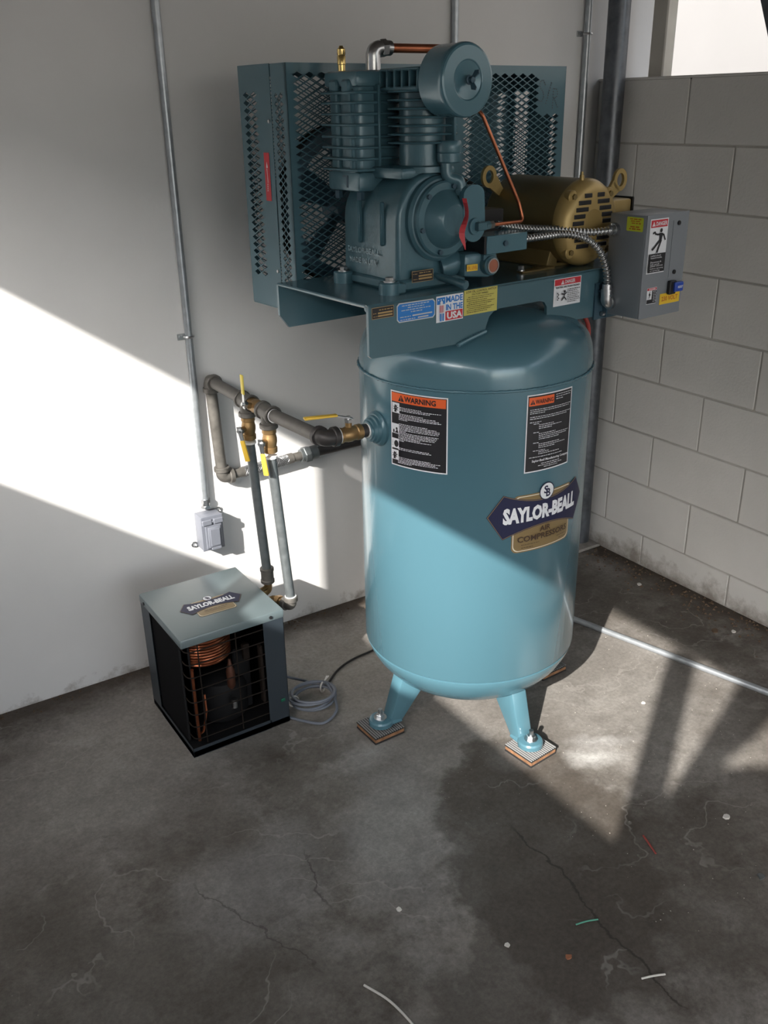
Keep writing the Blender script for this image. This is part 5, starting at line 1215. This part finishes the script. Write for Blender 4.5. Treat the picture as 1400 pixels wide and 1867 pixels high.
b = B(); b.box(-W2 + 0.05, W2 - 0.004, D2 - 0.006, D2 - 0.003, 0.02, DZ - 0.03); b.box(W2 - 0.006, W2 - 0.003, -D2 + 0.002, D2 - 0.006, 0.02, DZ - 0.03); b.box(-W2 + 0.006, W2 - 0.006, -D2 + 0.006, D2 - 0.008, DZ - 0.030, DZ - 0.028); obj('shade_lining', b, DRYBLK, DR, 0)  # black sheets added so the dryer interior looks deep in shade
b = B(); b.lathe([(0.004, 0), (0.012, 0.012), (0.013, 0.060), (0.006, 0.085), (0.0035, 0.10)], (-0.005, -D2 + 0.04, 0.155), (0, 0, 1), 14); obj('filter_drier', b, mat('dark_copper', (0.10, 0.04, 0.025), 0.5, 0.5), DR)
b = B(); b.cyl((-0.005, -D2 + 0.03, 0.098), (-0.005, -D2 + 0.03, 0.125), 0.009, n=14); obj('small_valve', b, STEEL, DR)
b = B(); b.box(0.03, W2 - 0.07, -0.06, 0.1, 0.03, 0.24, bev=0.004); obj('control_module', b, DRYBLK, DR)
b = B(); b.box(W2 - 0.075, W2 - 0.066, -D2 + 0.01, -D2 + 0.03, 0.09, 0.28, bev=0.002); b.box(W2 - 0.105, W2 - 0.085, -D2 + 0.06, -D2 + 0.075, 0.22, 0.27, bev=0.002); pieces('bracket', b, WIRE, DR)
b = B(); b.box(W2 - 0.026, W2 - 0.012, -D2 - 0.0035, -D2, 0.080, 0.090, bev=0.001); obj('indicator', b, mat('green_lens', (0.01, 0.10, 0.06), 0.3), DR)

# ================================================================== cords on the floor
CC = Vector((-1.522, -0.487, 0))
R = random.Random(3)
pts = []
for k in range(0, 24 * 5):
    an = 2 * PI * k / 24; i = k / 24
    rr = 0.062 + 0.006 * math.sin(i * 2.1) + 0.003 * math.sin(an * 2 + i)
    pts.append((0.004 * math.sin(i * 3) + rr * 1.06 * math.cos(an + 0.6), 0.005 * math.cos(i * 2) + rr * 0.92 * math.sin(an + 0.6), 0.0125 + 0.0062 * i))
lead = [(-0.095, 0.165, 0.075), (-0.065, 0.155, 0.055), (-0.02, 0.13, 0.03), (0.03, 0.10, 0.012)]
tail = [(0.055, -0.03, 0.030), (0.03, -0.09, 0.012), (-0.03, -0.115, 0.006), (-0.075, -0.07, 0.005), (-0.10, -0.03, 0.005)]
t = thing('coiled_cord', 'grey power cord tied in a coil on the floor beside the air dryer', 'cord', (CC.x, CC.y, 0))
b = B(); b.tube(spline(lead, 6) + [Vector(p) for p in pts] + spline(tail, 6), 0.0042, 8); obj('cable', b, CORDG, t)
b = B()
for an in (2.9, 0.55):
    d_ = Vector((math.cos(an), math.sin(an), 0)); c_ = d_ * 0.062 + Vector((0, 0, 0.020))
    b.tube([c_ + d_ * 0.016 * math.cos(2 * PI * k / 14) + Vector((0, 0, 0.018 * math.sin(2 * PI * k / 14))) for k in range(14)], 0.0026, 6, closed=True)
    b.hull8([c_ + d_ * 0.016 + Vector((0, 0, 0.012)), c_ + d_ * 0.034 + Vector((0.004, 0, 0.016)), c_ + d_ * 0.034 + Vector((-0.004, 0.004, 0.016)), c_ + d_ * 0.016 + Vector((-0.004, 0, 0.012))], [c_ + d_ * 0.016 + Vector((0, 0, 0.015)), c_ + d_ * 0.034 + Vector((0.004, 0, 0.019)), c_ + d_ * 0.034 + Vector((-0.004, 0.004, 0.019)), c_ + d_ * 0.016 + Vector((-0.004, 0, 0.015))])
pieces('cord_tie', b, PALE, t)
b = B(); b.tube(spline([(-1.442, -0.431, 0.004), (-1.37, -0.378, 0.004), (-1.30, -0.352, 0.004), (-1.22, -0.343, 0.004), (-1.10, -0.33, 0.004), (-0.95, -0.27, 0.004)]), 0.0036, 8)
tag(obj('black_cable', b, CORDB), 'thin black cable arching from the coiled cord to behind the tank', 'cable')

# ================================================================== litter on the floor
def scrap(name, pts, r, m, label, cat='wire scrap'):
    b = B(); b.tube(spline(pts, 5), r, 7); tag(obj(name, b, m), label, cat)
scrap('wire_scrap', [(-1.450, -1.561, 0.0025), (-1.425, -1.567, 0.0025), (-1.399, -1.578, 0.0025)], 0.0018, GREENW, 'short green wire offcut on the dark floor stain')
scrap('wire_scrap', [(-1.435, -1.740, 0.003), (-1.41, -1.749, 0.003), (-1.386, -1.760, 0.003)], 0.0022, PALE, 'short straight white wire offcut beyond the green one')
scrap('wire_scrap', [(-1.926, -1.430, 0.003), (-1.906, -1.480, 0.004), (-1.897, -1.520, 0.003), (-1.893, -1.575, 0.003), (-1.90, -1.62, 0.003)], 0.0026, PALE, 'long curved white wire offcut at the bottom of the view')
scrap('wire_scrap', [(-1.118, -1.453, 0.003), (-1.128, -1.482, 0.003), (-1.139, -1.512, 0.003)], 0.0026, REDW, 'dark red wire offcut lying near the brace shadow')
def chip(x, y, r, m, label, seed):
    R = random.Random(seed); n = 7; pts = [(r * R.uniform(.6, 1.1) * math.cos(2 * PI * k / n), r * R.uniform(.6, 1.1) * math.sin(2 * PI * k / n)) for k in range(n)]
    b = B(); b.prism(pts, (x, y, 0.0003), (1, 0, 0), (0, 1, 0), r * 0.4); tag(obj('floor_chip', b, m, None, 0), label, 'chip')
chip(-1.612, -1.518, 0.0075, PALE, 'pale tan flake on the dark floor stain', 1)
chip(-1.523, -1.615, 0.0080, CHIP, 'rust brown square chip on the floor near the green wire', 2)
chip(-1.754, -1.304, 0.0080, PALE, 'pale chip alone in the middle of the floor', 3)
chip(-0.890, -1.525, 0.0110, PALE, 'curled white flake near the edge of the sunlit floor', 4)
chip(-0.990, -1.702, 0.0100, GALV, 'flat grey metal disc at the edge of the view', 5)
chip(-2.100, -1.560, 0.0070, CHIP, 'rust brown chip in the foreground of the floor', 6)
chip(-0.125, -0.520, 0.0100, PALE, 'white chip against the foot of the block wall', 11)
chip(-0.168, -0.905, 0.0140, TAN, 'large brown leaf scrap between the floor conduit and block wall', 12)
chip(-0.120, -0.945, 0.0100, PALE, 'pale flake beside the brown leaf scrap', 13)
chip(-0.690, -1.060, 0.0070, PALE, 'small white chip on the sunlit floor beside the post shadow', 8)
def grit(n, area, smin, smax, m, name, label, seed, cat):
    R = random.Random(seed); b = B()
    for _ in range(n):
        x, y = area(R); s = R.uniform(smin, smax); a_ = R.uniform(0, 6.28)
        P = [(x + s * math.cos(a_ + k * 2.1) * R.uniform(.6, 1.2), y + s * math.sin(a_ + k * 2.1) * R.uniform(.6, 1.2), 0.0002) for k in range(3)]
        b.add(P + [(x, y, s * R.uniform(.5, 1.0))], [(0, 1, 3), (1, 2, 3), (2, 0, 3), (2, 1, 0)])
    tag(obj(name, b, m, None, 0), label, cat, kind='stuff')
grit(330, lambda R: (R.uniform(-1.3, -0.25), R.uniform(-1.75, -0.55)), 0.0008, 0.0022, mat('sand_grain', (0.46, 0.43, 0.38), 0.8), 'sand_grit', 'pale sand specks scattered over the sunlit floor', 21, 'grit')
grit(420, lambda R: (-abs(R.gauss(0.02, 0.07)) - 0.005, R.uniform(-1.7, -0.15)), 0.003, 0.009, TAN, 'leaf_litter', 'brown dirt and leaf crumbs along the foot of the block wall', 22, 'litter')
grit(260, lambda R: (R.uniform(-3.0, -0.2), -abs(R.gauss(0.0, 0.025)) - 0.004), 0.002, 0.006, TAN, 'wall_dirt', 'brown dirt crumbs along the foot of the white wall', 23, 'dirt')
